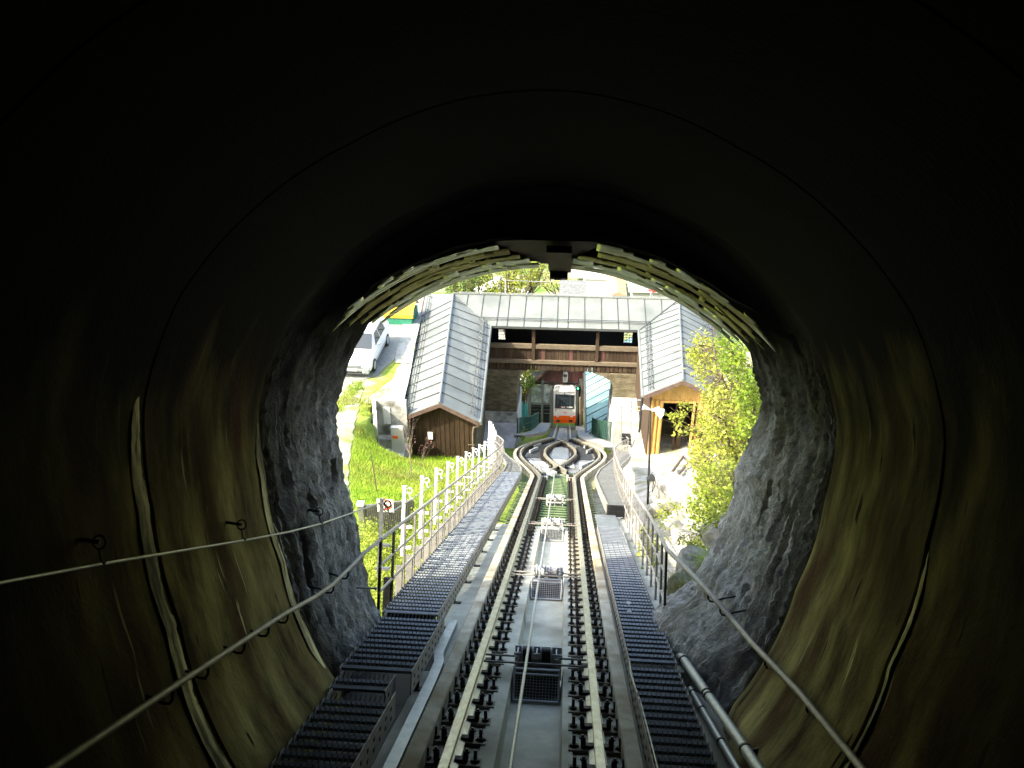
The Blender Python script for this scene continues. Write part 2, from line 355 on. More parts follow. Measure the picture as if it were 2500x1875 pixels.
# soil: earth/grass on the left, pale limestone rubble on the right of the track (really different ground)
def ground_mat():
    mt = bpy.data.materials.new('ground_soil'); mt.use_nodes = True; nt = mt.node_tree; N = nt.nodes; L = nt.links; b = N['Principled BSDF']
    b.inputs['Roughness'].default_value = .95; b.inputs['Specular IOR Level'].default_value = .15
    tc = N.new('ShaderNodeNewGeometry'); sp = N.new('ShaderNodeSeparateXYZ'); L.new(tc.outputs['Position'], sp.inputs[0])
    def noise_(s, d=6):
        n = N.new('ShaderNodeTexNoise'); n.inputs['Scale'].default_value = s; n.inputs['Detail'].default_value = d; L.new(tc.outputs['Position'], n.inputs['Vector']); return n.outputs[0]
    def ramp(i, p0, c0, p1, c1):
        r = N.new('ShaderNodeValToRGB'); e = r.color_ramp.elements; e[0].position = p0; e[1].position = p1; e[0].color = (*c0, 1); e[1].color = (*c1, 1); L.new(i, r.inputs[0]); return r.outputs[0]
    def mix(f, a, c):
        n = N.new('ShaderNodeMixRGB'); L.new(f, n.inputs[0]); L.new(a, n.inputs[1]); L.new(c, n.inputs[2]); return n.outputs[0]
    def math_(op, a, v):
        n = N.new('ShaderNodeMath'); n.operation = op; L.new(a, n.inputs[0])
        if isinstance(v, (int, float)): n.inputs[1].default_value = v
        else: L.new(v, n.inputs[1])
        return n.outputs[0]
    grass = ramp(noise_(2.5), .35, (.15,.24,.03), .7, (.30,.34,.08))
    lime = ramp(noise_(1.7, 9), .32, (.30,.28,.22), .66, (.55,.535,.49))
    weeds = ramp(noise_(1.1, 5), .5, (0,0,0), .62, (1,1,1))
    green2 = ramp(noise_(6), .3, (.16,.20,.04), .7, (.27,.27,.09))
    right = mix(math_('MULTIPLY', weeds, .55), lime, green2)
    wob = math_('ADD', sp.outputs[0], math_('MULTIPLY', noise_(.9), .8))
    fr = N.new('ShaderNodeMapRange'); L.new(wob, fr.inputs[0]); fr.inputs[1].default_value = .9; fr.inputs[2].default_value = 1.6
    fy = N.new('ShaderNodeMapRange'); L.new(sp.outputs[1], fy.inputs[0]); fy.inputs[1].default_value = 38.0; fy.inputs[2].default_value = 36.5
    f = math_('MULTIPLY', fr.outputs[0], fy.outputs[0])
    col = mix(f, grass, right)
    fd = N.new('ShaderNodeMapRange'); L.new(sp.outputs[0], fd.inputs[0]); fd.inputs[1].default_value = -8.2; fd.inputs[2].default_value = -8.9
    fe = N.new('ShaderNodeMapRange'); L.new(math_('ADD', sp.outputs[1], math_('MULTIPLY', noise_(.7), 3)), fe.inputs[0]); fe.inputs[1].default_value = 25; fe.inputs[2].default_value = 27
    dirt = ramp(noise_(1.6), .42, (.20,.24,.07), .6, (.44,.42,.33))
    col = mix(math_('MULTIPLY', fd.outputs[0], fe.outputs[0]), col, dirt)
    ft = N.new('ShaderNodeMapRange'); L.new(sp.outputs[1], ft.inputs[0]); ft.inputs[1].default_value = 56; ft.inputs[2].default_value = 64
    town = ramp(noise_(.25), .4, (.09,.15,.03), .62, (.27,.28,.18))
    col = mix(ft.outputs[0], col, town); L.new(col, b.inputs['Base Color'])
    bp = N.new('ShaderNodeBump'); bp.inputs['Strength'].default_value = .9; bp.inputs['Distance'].default_value = .05
    L.new(noise_(9, 9), bp.inputs['Height']); L.new(bp.outputs[0], b.inputs['Normal']); return mt
tag(obj('ground', gm, ground_mat(), smooth=60, base=(0,0,0)), 'sloping ground of grass and pale limestone rubble around the track', 'ground', kind='structure')

# path, lot: conforming sheets just above the ground
def strip(name, rows, mat, lift=.025, n=14, both=True):
    mb = MB()
    def fn(u, v):
        k = v*(len(rows)-1); i = min(int(k), len(rows)-2); w = k-i
        a = Vector(rows[i][0]).lerp(Vector(rows[i+1][0]), w); b = Vector(rows[i][1]).lerp(Vector(rows[i+1][1]), w)
        p = a.lerp(b, u); e = .12*mnoise.noise((p.x*1.5, p.y*1.5, 3.0))*(1 if u == 0.0 or (both and u == 1.0) else 0)
        return (p.x+e, p.y, g(p.x+e, p.y)+lift)
    mb.grid(fn, n, len(rows)*8); return obj(name, mb, mat, smooth=60)
prow = []
for (px, py) in [(872,1330),(858,1240),(852,1180),(852,1120),(862,1060),(872,1010),(880,975),(885,945),(880,925)]:
    p = PG(px, py); prow.append(((p.x-3.2, p.y), (p.x, p.y)))
tag(strip('path', prow, mt_path), kind='structure')
tag(strip('car_park', [((-16,32.6),(-9.6,32.9)),((-16,33.6),(-8.6,33.7)),((-16,36),(-8.05,36)),((-16,40),(-8.3,40)),((-16,46),(-8.7,46))], mt_lot, .03), kind='structure')  # grey gravel tone stands in for tree shadow around the car
pr_ = [((xeave(y)-w_, y), (xeave(y)+.02, y)) for y, w_ in ((30.35,1.7),(31.2,1.5),(32.2,1.15),(33.4,.75),(35,.5))]
tag(strip('pavement', pr_, mt_concw, .05, 8, False), kind='structure')
pr_ = [((xeave(y)-.85, y), (xeave(y)+.02, y)) for y in (35.05,37,39,41,46)]
tag(strip('footpath', pr_, mt_lot2, .06, 6, False), kind='structure')
# ================================================================== TUNNEL
LIN = [(0,2.17),(30,2.15),(50,2.20),(65,2.26),(82,2.26),(97,2.17),(115,2.17),(130,2.29),(140,2.38),(152,2.66)]
def rlin(ph): return tab(LIN, abs(math.degrees(ph)))
CN = 1.9
def rarch(ph):
    d, R = .95, 2.75; c = math.cos(ph); s = math.sin(ph)
    return -d*c + math.sqrt(max(0, R*R - d*d*s*s))
def PP(r, ph, t): return W(r*math.sin(ph), t, CN + r*math.cos(ph))
def uvmesh(name, nphi, rows, fn, mat, parent, ph0=-152, ph1=152, smooth=True):
    phs = [rad(ph0 + (ph1-ph0)*i/nphi) for i in range(nphi+1)]
    vs = []; uvs = []
    for r_ in rows:
        for p in phs:
            a = fn(p, r_); vs.append(a[0]); uvs.append((p*2.2, a[1]))
    n1 = nphi+1
    fs = [(j*n1+i, j*n1+i+1, (j+1)*n1+i+1, (j+1)*n1+i) for j in range(len(rows)-1) for i in range(nphi)]
    mb = MB(); mb.v = [tuple(v) for v in vs]; mb.f = fs
    o = obj(name, mb, mat, parent, smooth=35 if smooth else 0)
    ul = o.data.uv_layers.new(name='UVMap'); vi = np.zeros(len(o.data.loops), dtype=np.int32); o.data.loops.foreach_get('vertex_index', vi)
    ul.data.foreach_set('uv', np.array(uvs, dtype=np.float32)[vi].ravel()); return o

tun = thing('tunnel', W(0,3,-.5), 'dark round concrete tunnel with stained lining that opens through bare rock onto the valley', 'tunnel')
rows = []
joints = [-7.2,-5.4,-3.6,-1.9,.6,2.6,4.45,6.2]; prev = -9.0
for J in joints:
    n = 12
    for i in range(n): rows.append((prev + (J-.13-prev)*i/n, 0.0))
    rows += [(J-.13, 0.0), (J-.09, .004), (J-.05, .010), (J-.006, .020)]
    if J != 6.2: rows += [(J, .001)]
    prev = J
def lin_fn(p, r_):
    t, dr = r_; dr *= .25+.75*sm(70, 105, abs(math.degrees(p)))
    e = .012*mnoise.noise((math.sin(p)*1.4, math.cos(p)*1.4, t*.8)) + .004*mnoise.noise((math.sin(p)*6, math.cos(p)*6, t*5))
    return PP(rlin(p)+dr+e, p, t), t
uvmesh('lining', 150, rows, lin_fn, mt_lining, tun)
for J in (4.45, 6.2):
    for (p0, p1) in (((-150,-72),(92,138)) if J < 5 else ((-142,-80),)):
        def jf(p, r_):
            q = math.degrees(p); ta = sm(min(abs(p0),abs(p1)), min(abs(p0),abs(p1))+14, abs(q))*sm(max(abs(p0),abs(p1)), max(abs(p0),abs(p1))-10, abs(q)); w = (.5+.5*sm(62, 100, abs(q)))*max(.03, ta); e = .008*mnoise.noise((p*9, r_*4, J)) + .004*mnoise.noise((p*40, r_*20, J))
            t = J - (1-r_)*(.19 if p < 0 else .10)*w; return PP(rlin(p) - .012*max(.0,min(1,ta*2)) + .03*(1-ta) + .034*r_*r_ + e + (.012*mnoise.noise((math.sin(p)*1.4, math.cos(p)*1.4, t*.8)) if 1 else 0), p, t), t
        uvmesh('joint_ring', 120, [0,.2,.4,.6,.8,1.0], jf, mt_joint, tun, p0, p1)
mb = MB(); mb.add([PP(rlin(rad(a))+.1, rad(a), -8.99) for a in range(-152,153,8)], [tuple(range(39))]); obj('light_block_cap', mb, mt_rust, tun)  # unseen cap added behind the camera to keep sky light out

FEL = [(0,1),(50,.98),(68,.93),(83,.935),(110,.94),(138,1.02),(152,1.02)]
FER = [(0,1),(60,.98),(75,.975),(98,.93),(113,.96),(132,.93),(143,.86),(152,.84)]
def tend(p):
    a = math.degrees(p); return 8.05 if abs(a) < 50 else (8.05 + .65*sm(55, 105, a) if a > 0 else 8.02)
PITS = [(-104,7.05,.10,.045),(-103,7.38,.09,.03),(-100,7.72,.07,.03),(103,7.5,.12,.035),(104,7.12,.14,.045),(-118,6.75,.15,.04)]
def rrock(p, t):
    a = math.degrees(p)
    base = rlin(p)*lerp(1.015, tab(FER if a > 0 else FEL, abs(a)), sm(6.2, 8.0, t))
    ra = rarch(p)
    k = sm(6.82, 6.9, t)
    ra += .22*sm(6.90, 6.97, t)*sm(8.0, 7.94, t)
    r = lerp(base*1.02, min(base, ra), k)
    w = sm(48, 60, abs(a))*sm(112, 80, abs(a))
    r += .075*w*(1-((t-6.3)/.27) % 1.0)*sm(6.4, 6.8, t)
    P = (math.sin(p)*2.2, math.cos(p)*2.2, t)
    sd = sm(60, 80, abs(a))
    r += sd*(.06*mnoise.noise((P[0]*1.1, P[1]*1.1, P[2]*1.9)) + .035*mnoise.noise((P[0]*2.4, P[1]*1.6, P[2]*6)) + .022*mnoise.noise((P[0]*9, P[1]*8, P[2]*12)) + .045*(abs(mnoise.noise((P[0]*15, P[1]*14, P[2]*17)))-.2) + .015*mnoise.noise((P[0]*28, P[1]*28, P[2]*30)))
    r += .03*mnoise.noise((P[0]*3, P[1]*3, P[2]*3))*(1-sd)
    r += .035*sd*abs(mnoise.noise((P[0]*5.0, P[1]*.9, P[2]*7.5)))*2
    for (pa, pt, sa, st_) in PITS:
        da = (a-pa)*.038/sa; dt = (t-pt - (a-pa)*.006)/st_; q = da*da*.5+dt*dt
        if q < 6: r += .22*math.exp(-q*q*.6)
    return r
MOUND = [(.04,.03),(.14,.06),(.4,.02),(.8,-.15),(1.5,-.7),(2.6,-2.0),(5,-5),(9,-10),(16,-18),(30,-30)]
rows = [('r', i/70) for i in range(71)]
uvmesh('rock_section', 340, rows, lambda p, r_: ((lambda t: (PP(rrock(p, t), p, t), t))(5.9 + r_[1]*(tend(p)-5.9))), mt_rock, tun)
rows = [('m', 0, 0)] + [('m', a, b) for a, b in MOUND]
def mound(p, r_):
    t0 = tend(p); r0 = rrock(p, t0); e = .12*min(1, r_[1])*mnoise.noise((math.sin(p)*3, math.cos(p)*3, r_[1]*1.5))
    return PP(r0 + r_[1] + e, p, t0 + r_[2]), t0 + r_[1]
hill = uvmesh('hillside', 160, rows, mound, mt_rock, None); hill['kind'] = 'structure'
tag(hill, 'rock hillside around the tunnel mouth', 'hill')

# corrugated roof sheets, five stepped bands each side of the crown
def band(k, side):
    t0 = 6.93 + .215*k; t1 = t0 + (.27 if k < 4 else .235)
    if side < 0: xa, xb = -1.97 + .055*k, -.46 + .085*k
    else: xa, xb = .42 - .08*k + (.1 if k == 1 else 0), 2.03 - .05*k
    NU = int((xb-xa)/.045); NV = 20
    mb = MB(); vid = {}
    r_ = random.Random(k*10+side)
    edge = []; e = 0
    for i in range(NU):
        if i % 5 == 0: e = r_.choice([0,0,1,2,3]) if r_.random() < .65 else r_.choice([4,6,8])
        edge.append(e + r_.choice([0,0,1]))
    notch = set()
    for _ in range(8):
        c = r_.randint(2, NU-4); v0 = r_.choice([0,0,2,5]) if k < 4 else 0
        for i in range(c, c+r_.choice([2,2,3])):
            for j in range(v0, v0+r_.choice([4,5,6])): notch.add((i, j))
    for e_ in range(5):                      # raggedly tapered ends
        for j in range(NV):
            if j < NV - 3*e_ - r_.randint(0, 3):
                if side < 0: notch.add((e_, j))
                else: notch.add((NU-1-e_, j))
    def V(i, j):
        if (i, j) not in vid:
            x = xa + (xb-xa)*i/NU; v = j/NV; t = t0 + (t1-t0)*v
            ph = math.atan2(x, .95 + math.sqrt(2.75**2 - x*x) - CN)
            R = 2.75 + .02 - .016*k - .004*v + .011*math.cos(v*2*math.pi*4) + .006*mnoise.noise((x*3, t*4, k))
            vid[(i, j)] = len(mb.v); mb.v.append(tuple(W(x, t, .95 + math.sqrt(R*R - x*x))))
        return vid[(i, j)]
    for i in range(NU):
        for j in range(NV):
            if j < edge[i] or (i, j) in notch: continue
            mb.f.append((V(i,j), V(i+1,j), V(i+1,j+1), V(i,j+1)))
    o = obj('roof_sheet', mb, mt_sheet2 if k in (1, 2) else mt_sheet, tun, smooth=14)
    s = o.modifiers.new('t', 'SOLIDIFY'); s.thickness = .006
for k in range(5):
    for sd in (-1, 1): band(k, sd)
mb = MB(); mb.prism([W(-.56,6.9,3.70), W(.50,6.9,3.70), W(.12,8.06,3.69), W(-.10,8.06,3.69)], W(0,0,.05)); mb.tb(-.02, .20, 6.92, 8.04, 3.60, 3.66); obj('crown_beam', mb, mt_rust, tun)
mb = MB(); c = PT(1366, 664, 8.05); cx, ct, cn = XTN(c)
mb.tb(cx-.095, cx+.085, 7.98, 8.12, cn-.07, cn+.07); mb.tb(cx-.05, cx+.02, 8.0, 8.1, cn-.078, cn-.07); mb.tb(cx-.02, cx+.02, 8.02, 8.06, cn+.07, 3.60)
o = obj('junction_box', mb, mt_rust, bevel=.006); tag(o, 'dark rusty box hanging from the crown of the tunnel mouth', 'box')

# ================================================================== TRACK
def bump_(t):
    if t <= 23.5 or t >= 45.2: return 0.0
    return math.sin(math.pi*(t-23.5)/21.7)**1.2
def xo(t): return .5 + 1.16*bump_(t)          # outer rail offset
def xi(t): return -.5 + 1.16*bump_(t)         # inner rail offset (negative: still on the other side)
def path(fn, t0, t1, st, n=0.0): 
    k = max(2, int((t1-t0)/st)); return [(fn(t0+(t1-t0)*i/k), t0+(t1-t0)*i/k, n) for i in range(k+1)]
mb = MB()
prof = [(-1.42,-.75),(-1.42,-.13),(-.79,-.13),(-.785,-.03),(-.665,-.03),(-.66,-.165),(-.33,-.165),(-.325,-.15),(-.205,-.15),(-.19,-.31),(.235,-.31),(.25,-.15),(.325,-.15),(.33,-.165),(.66,-.165),(.665,-.03),(.785,-.03),(.79,-.11),(1.40,-.11),(1.40,-.75)]
# bed: floor slabs (kerbs are separate, warmer concrete)
bed = [(-1.62,-.9),(-1.62,-.13),(-.79,-.13),(-.785,-.165),(-.33,-.165),(-.325,-.15),(-.205,-.15),(-.19,-.31),(.235,-.31),(.25,-.15),(.325,-.15),(.33,-.165),(.785,-.165),(.79,-.11),(1.66,-.11),(1.66,-.9)]
mb.sweep(bed, [(0,-9,0),(0,2,0),(0,8.5,0)])
bed2 = [(-1.05 if u < -1.5 else (1.42 if u > 1.5 else u), v) for u, v in bed]
mb.sweep(bed2, [(0,8.5,0),(0,12,0),(0,15.2,0)])
# loop and lower line slab
def slab(t0, t1, half, n0, n1, st=.5, mb=None):
    mb = mb or globals()['mb']
    k = int((t1-t0)/st)
    L = [t0+(t1-t0)*i/k for i in range(k+1)]
    vs = []; 
    for t in L:
        h = half(t); vs += [W(-h,t,n0), W(-h,t,n1), W(h,t,n1), W(h,t,n0)]
    fs = []
    for i in range(k):
        for a in range(4): b = (a+1) % 4; fs.append((i*4+a, i*4+b, i*4+4+b, i*4+4+a))
    fs += [(0,1,2,3), (k*4+3,k*4+2,k*4+1,k*4)]
    mb.add(vs, fs)
slab(25.2, 26.2, lambda t: xo(t)+.32, -.9, -.20)
tag(obj('track_bed', mb, mt_conc), 'concrete track bed', kind='structure')
mb = MB(); slab(26.2, 45.6, lambda t: xo(t)+.32, -.9, -.20); tag(obj('loop_bed', mb, mt_bed3), 'grey track bed of the passing loop', kind='structure')
mb = MB(); slab(45.6, 67, lambda t: .9, -.9, -.20, 2); tag(obj('lower_track_bed', mb, mt_bed2), 'dark track bed', kind='structure')
for i in range(26):
    t_ = 46.4+i*.62; mb = MB(); mb.tb(-.30, .30, t_, t_+.16, -.197, -.15); mb.tb(-.30,-.26,t_-.2,t_+.3,-.197,-.165); mb.tb(.26,.30,t_-.2,t_+.3,-.197,-.165)
    tag(obj('cable_tray_rung', mb, mt_galv), 'pale cross rung between the lower rails', 'rung', 'rungs between the lower rails')
for s in (-1, 1):
    mb = MB(); mb.sweep([(-.06,-.30),(-.06,-.035),(-.05,-.025),(.05,-.025),(.06,-.035),(.06,-.30)], [(s*.725,t,0) for t in (-9,0,5,10,15.3)] + [(s*(xo(t)+.225), t, 0) for t in [15.8+.5*i for i in range(60)]])
    o = obj('kerb', mb, mt_kerb); tag(o, 'long weathered concrete kerb beside the %s rail' % ('left' if s < 0 else 'right'), 'kerb', 'kerbs outside the running rails')
RP = [(-.033,-.004),(-.028,0),(.028,0),(.033,-.004),(.033,-.035),(.008,-.05),(.008,-.125),(.06,-.14),(.06,-.15),(-.06,-.15),(-.06,-.14),(-.008,-.125),(-.008,-.05),(-.033,-.035)]
for s in (-1, 1):
    mb = MB(); mb.sweep(RP, [(s*.5,t,0) for t in (-9,-3,2,7,12,17,22.5)] + path(lambda t: s*xo(t), 23, 46, .4) + [(s*.5,50,0),(s*.5,58,0),(s*.5,66,0)])
    o = obj('rail', mb, mt_rail, smooth=30); tag(o, 'continuous outer %s rail bulging round the passing loop' % ('left' if s < 0 else 'right'), 'rail', 'rails of the funicular')
    mb = MB(); mb.sweep(RP, path(lambda t: -s*xi(t) if True else 0, 25.4, 43.0, .4, -.004 if s < 0 else 0))
    o = obj('rail', mb, mt_rail, smooth=30); tag(o, 'inner loop rail of the %s branch curving between the two crossings' % ('right' if s < 0 else 'left'), 'rail', 'rails of the funicular')

# haul rope over pulleys
mb = MB(); mb.tube([W(-.068,-9,.072), W(-.068,5,.072), W(-.070,14,.072), W(-.07,19,.07), W(-.10,25,-.05)], .0135, 10)
tag(obj('haul_rope', mb, mt_cable, smooth=60), 'long pale steel haul rope lying over the pulleys between the rails', 'rope')

# ---- rail fastenings
fast_mats = {}
def fast_proto():
    o = bpy.data.objects.new('rail_fastening', None); COL.objects.link(o)
    mb = MB(); mb.box((-.205,-.06,0),(.41,0,0),(0,.12,0),(0,0,.026)); mb.box((-.105,-.05,.018),(.21,0,0),(0,.10,0),(0,0,.010))
    obj('base_plate', mb, mt_post_dark, o, local=True)
    for s in (-1, 1):
        mb = MB(); mb.tube([(s*.165,0,.018),(s*.165,0,.105)], .013, 8); mb.tube([(s*.165,0,.018),(s*.165,0,.045)], .027, 6); mb.tube([(s*.165,0,.018),(s*.165,0,.026)], .04, 10)
        obj('bolt', mb, mt_fast, o, local=True, smooth=40)
        mb = MB(); mb.tube([(s*.098,-.024,.028),(s*.10,-.026,.055),(s*.10,-.016,.074),(s*.10,0,.08),(s*.10,.016,.074),(s*.10,.026,.055),(s*.098,.024,.028)], .018, 8)
        mb.tube([(s*.105,0,.02),(s*.105,0,.112)], .012, 8); mb.tube([(s*.105,0,.082),(s*.105,0,.099)], .023, 6); mb.box((s*.055-.03,-.03,.03),(.06,0,0),(0,.06,0),(0,0,.018))
        obj('clip', mb, mt_fast, o, local=True, smooth=40)
    return o
mt_post_dark = M('fastening_plate', (.17,.155,.12), (.26,.235,.18), scale=12, rough=.7, metal=.2)
proto = fast_proto(); pch = kids(proto)
farmb = MB()
farmb.box((-.2,-.07,0),(.4,0,0),(0,.14,0),(0,0,.02))
for s in (-1, 1):
    farmb.tube([(s*.165,0,.018),(s*.165,0,.14)], .016, 6); farmb.tube([(s*.165,0,.018),(s*.165,0,.052)], .032, 6); farmb.box((s*.10-.03,-.05,.02),(.06,0,0),(0,.1,0),(0,0,.10)); farmb.tube([(s*.105,0,.11),(s*.105,0,.155)], .016, 6)
far_me = mesh_of('rail_fastening', farmb, mt_fast)
first = True
def put_fast(x, t, yaw, n, lab, grp, near):
    global first
    if near:
        if first: o = proto; first = False
        else: o = copy_tree(proto, None, pch)
    else:
        o = bpy.data.objects.new('rail_fastening', far_me); COL.objects.link(o)
    o.location = W(x, t, n); o.rotation_euler = (RT @ Matrix.Rotation(yaw, 3, 'Z')).to_euler()
    tag(o, lab, 'rail fastening', grp)
t = 3.7; nf = 0
while t < 23.3:
    for s in (-1, 1):
        put_fast(s*.5, t, 0, -.166, 'black bolted fastening clamping the straight stretch of the %s outer rail' % ('left' if s < 0 else 'right'), 'rail fastenings along the %s outer rail, straight stretch' % ('left' if s < 0 else 'right'), t < 14); nf += 1
    t += .34
t = 23.6
while t < 45:
    for s in (-1, 1):
        yaw = math.atan2((xo(t+.1)-xo(t-.1))*s, .2)
        put_fast(s*xo(t), t, -yaw, -.199, 'dark fastening under the curved %s outer rail of the passing loop' % ('left' if s < 0 else 'right'), 'rail fastenings along the %s outer rail, passing loop' % ('left' if s < 0 else 'right'), False)
        if 26 < t < 42.6 and abs(xi(t)) > .12: put_fast(-s*xi(t), t, yaw, -.199, 'dark fastening under the inner loop rail that bulges %s' % ('right' if s < 0 else 'left'), 'rail fastenings along the %s inner loop rail' % ('right' if s < 0 else 'left'), False)
    t += .5

# ---- green steel sleepers between the concrete bed and the loop
t = 15.5; k = 0
while t < 26.3:
    hw = .98 if t < 22 else min(1.5, 1.02+(t-22)*.12)
    mb = MB(); a = .12
    mb.sweep([(-hw,-.208),(-hw,-.19),(hw,-.19),(hw,-.208)], [(0,t-a/2,0),(0,t+a/2,0)])
    mb.tb(-hw+.05, hw-.05, t-.012, t+.012, -.40, -.209)
    o = obj('steel_sleeper', mb, mt_green_slp); tag(o, 'green painted steel sleeper in the row between concrete bed and passing loop', 'sleeper', 'green steel sleepers'); t += .36; k += 1

mt_pul = M('pulley_paint', (.42,.43,.42), (.54,.55,.54), scale=9, rough=.55)
# ---- pulleys with grating covers
ROWN = ['nearest pulley pair with black rollers, in the shade of the tunnel mouth', 'second pulley pair from the tunnel, pale rollers in a sun patch', 'third pulley pair from the tunnel, at the start of the green sleepers', 'fourth pulley pair from the tunnel, among the green sleepers']
for i, tp in enumerate((7.28, 10.75, 14.95, 18.5)):
    p = thing('cable_pulley', W(.04,tp,-.2), ROWN[i], 'pulley', 'rope pulleys between the rails', RT)
    for (u0, u1) in ((-.125,-.03),(.045,.14)):
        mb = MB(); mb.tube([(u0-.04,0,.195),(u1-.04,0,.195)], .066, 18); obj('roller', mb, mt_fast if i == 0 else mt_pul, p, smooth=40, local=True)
        for u in (u0, u1):
            q = MB(); q.tube([(u-.008-.04,0,.195),(u+.008-.04,0,.195)], .083, 20); obj('flange', q, mt_pul, p, smooth=40, local=True)
    mb = MB()
    for u in (-.165,.0075,.185):
        mb.box((u-.04-.006,-.08,-.10),(.012,0,0),(0,.16,0),(0,0,.33))
        for zz_ in (.12,.17): mb.box((u-.04-.022,-.09,zz_),(.044,0,0),(0,.012,0),(0,0,.022))
    mb.box((-.235,.09,-.06),(.43,0,0),(0,.02,0),(0,0,.30)); mb.box((-.235,-.105,.08),(.43,0,0),(0,.012,0),(0,0,.03))
    mb.tube([(-.24,0,.195),(.20,0,.195)], .014, 8)
    obj('frame', mb, mt_pul, p, local=True)
    for dy in (.02,-.16):
        q = MB(); q.tube([(-.50,dy,.165),(.42,dy,.165)], .010, 8); obj('tie_rod', q, mt_string, p, local=True, smooth=40)
    if i < 3:
        c = thing('grating_cover', W(.02,tp-.36,-.3), ['tilted mesh cover in a steel frame in front of the nearest pulley pair', 'mesh cover in a steel frame in front of the second pulley pair', 'mesh cover in a steel frame in front of the third pulley pair'][i], 'grating', 'mesh covers in the rope channel', RT)
        fr = MB(); w = .195
        A = lambda x, y: Vector((x, y*.30, .012+y*.44))
        for (a, b) in ((A(-w,0),A(w,0)),(A(-w,.5),A(w,.5)),(A(-w,0),A(-w,.5)),(A(w,0),A(w,.5)),(A(-w,.42),A(w,.42))): fr.tube([a, b], .011, 6)
        obj('frame', fr, mt_galv, c, local=True)
        ms = MB()
        for q in range(1, 14): x = -w+2*w*q/14; ms.tube([A(x,0),A(x,.42)], .0022, 4)
        for q in range(1, 9): y = .42*q/9; ms.tube([A(-w,y),A(w,y)], .0022, 4)
        obj('mesh_panel', ms, mt_galv, c, local=True)
        bk = MB(); bk.box((-w-.012,.03,.0),(2*w+.024,0,0),(0,.35,0),(0,0,.012)); bk.box((-w,.17,.013),(2*w,0,0),(0,.01,0),(0,0,.17)); obj('tray', bk, mt_dark, c, local=True)
# ---- machinery plates in the loop
mb = MB(); mb.tb(-.36,.36,31.5,38.5,-.19,-.15); o = obj('steel_plate', mb, mt_plateb); tag(o, 'flat blue grey steel plate in the middle of the passing loop', 'plate')
mb = MB(); mb.tb(-.55,.55,28.2,31.4,-.19,-.16); o = obj('concrete_slab', mb, mt_conc); tag(o, 'pale concrete slab just inside the near point of the loop', 'slab')
def guard(pts, lab, mat=mt_galv, w=.03):
    mb = MB(); mb.sweep([(-w,-.15),(-w,-.02),(w,-.02),(w,-.15)], pts); o = obj('guard_rail', mb, mat); tag(o, lab, 'guard rail', 'guard rails in the loop')
guard([(-.62,26.0,0),(-.15,24.6,0)], 'short pale bar at the near left of the switch, by the rope gap'); guard([(-.98,28.6,0),(-.05,24.9,0)], 'long pale diagonal bar left of the near crossing')
guard([(1.3,30.2,0),(.75,27.4,0)], 'pale diagonal bar right of the inner loop rail', mt_galv)
guard([(-1.25,37.4,0),(-1.0,39.4,0)], 'short angled bar on the far left of the loop'); guard([(-1.3,34.0,0),(-1.05,36.4,0)], 'short angled bar on the middle left of the loop'); guard([(1.12,38.6,0),(1.45,40.6,0)], 'short angled bar on the far right of the loop'); guard([(1.15,35.2,0),(1.5,37.4,0)], 'short angled bar on the middle right of the loop')
for (x0,x1,t0,t1,lab) in ((-1.15,-.55,27.6,30.4,'left ribbed drain grating in the loop, sunlit'),(.75,1.4,27.2,30.8,'right ribbed drain grating in the loop, sunlit')):
    mb = MB(); n = 16
    for i in range(n): t_ = t0+(t1-t0)*i/n; mb.tb(x0+ (.12 if t_<28.4 else 0), x1- (.15 if t_<28.4 else 0), t_, t_+.09, -.195, -.165)
    o = obj('drain_grating', mb, mt_concw); tag(o, lab, 'grating', 'drain gratings in the loop')
for (x0,x1,t0,t1,lab) in ((-1.35,-.75,32,40,'dark machine pit plate on the left side of the loop'),(.75,1.35,32,40,'dark machine pit plate on the right side of the loop')):
    mb = MB(); mb.tb(x0,x1,t0,t1,-.197,-.172); o = obj('pit_plate', mb, mt_dark); tag(o, lab, 'plate', 'pit plates in the loop')
for (x, t_, s) in ((-.42,24.4,-1),(.40,24.3,1)):
    b = thing('switch_block', W(x,t_,-.2), 'rusty rail end block at the rope gap, %s one' % ('left' if s < 0 else 'right'), 'rail block', 'rail end blocks at the near switch', RT)
    q = MB(); q.box((-.13,-.5,0),(.26,0,0),(0,.9,0),(0,0,.12)); obj('block', q, mt_kerb if s > 0 else mt_galv, b, local=True, bevel=.01)
    q = MB(); q.box((-.07,-.3,.12),(.14,0,0),(0,.42,0),(0,0,.06)); obj('shoe', q, mt_fast, b, local=True)

# ---- cable duct on the left slab
mb = MB(); mb.sweep([(-.045,-.13),(-.045,-.055),(.045,-.055),(.045,-.13)], [(-.845,-9,0),(-.85,3,0),(-.852,6.6,0),(-.86,7.1,0),(-.905,7.35,0),(-.915,8.4,0)])
tag(obj('cable_duct', mb, mt_galv, bevel=.004), 'grey box-section cable duct on the slab beside the left kerb', 'cable duct')
mb = MB(); mb.tb(-1.06,-.93,7.05,7.55,-.128,-.124); tag(obj('floor_hatch', mb, mt_dark), 'dark opening in the slab under the left walkway', 'hatch')

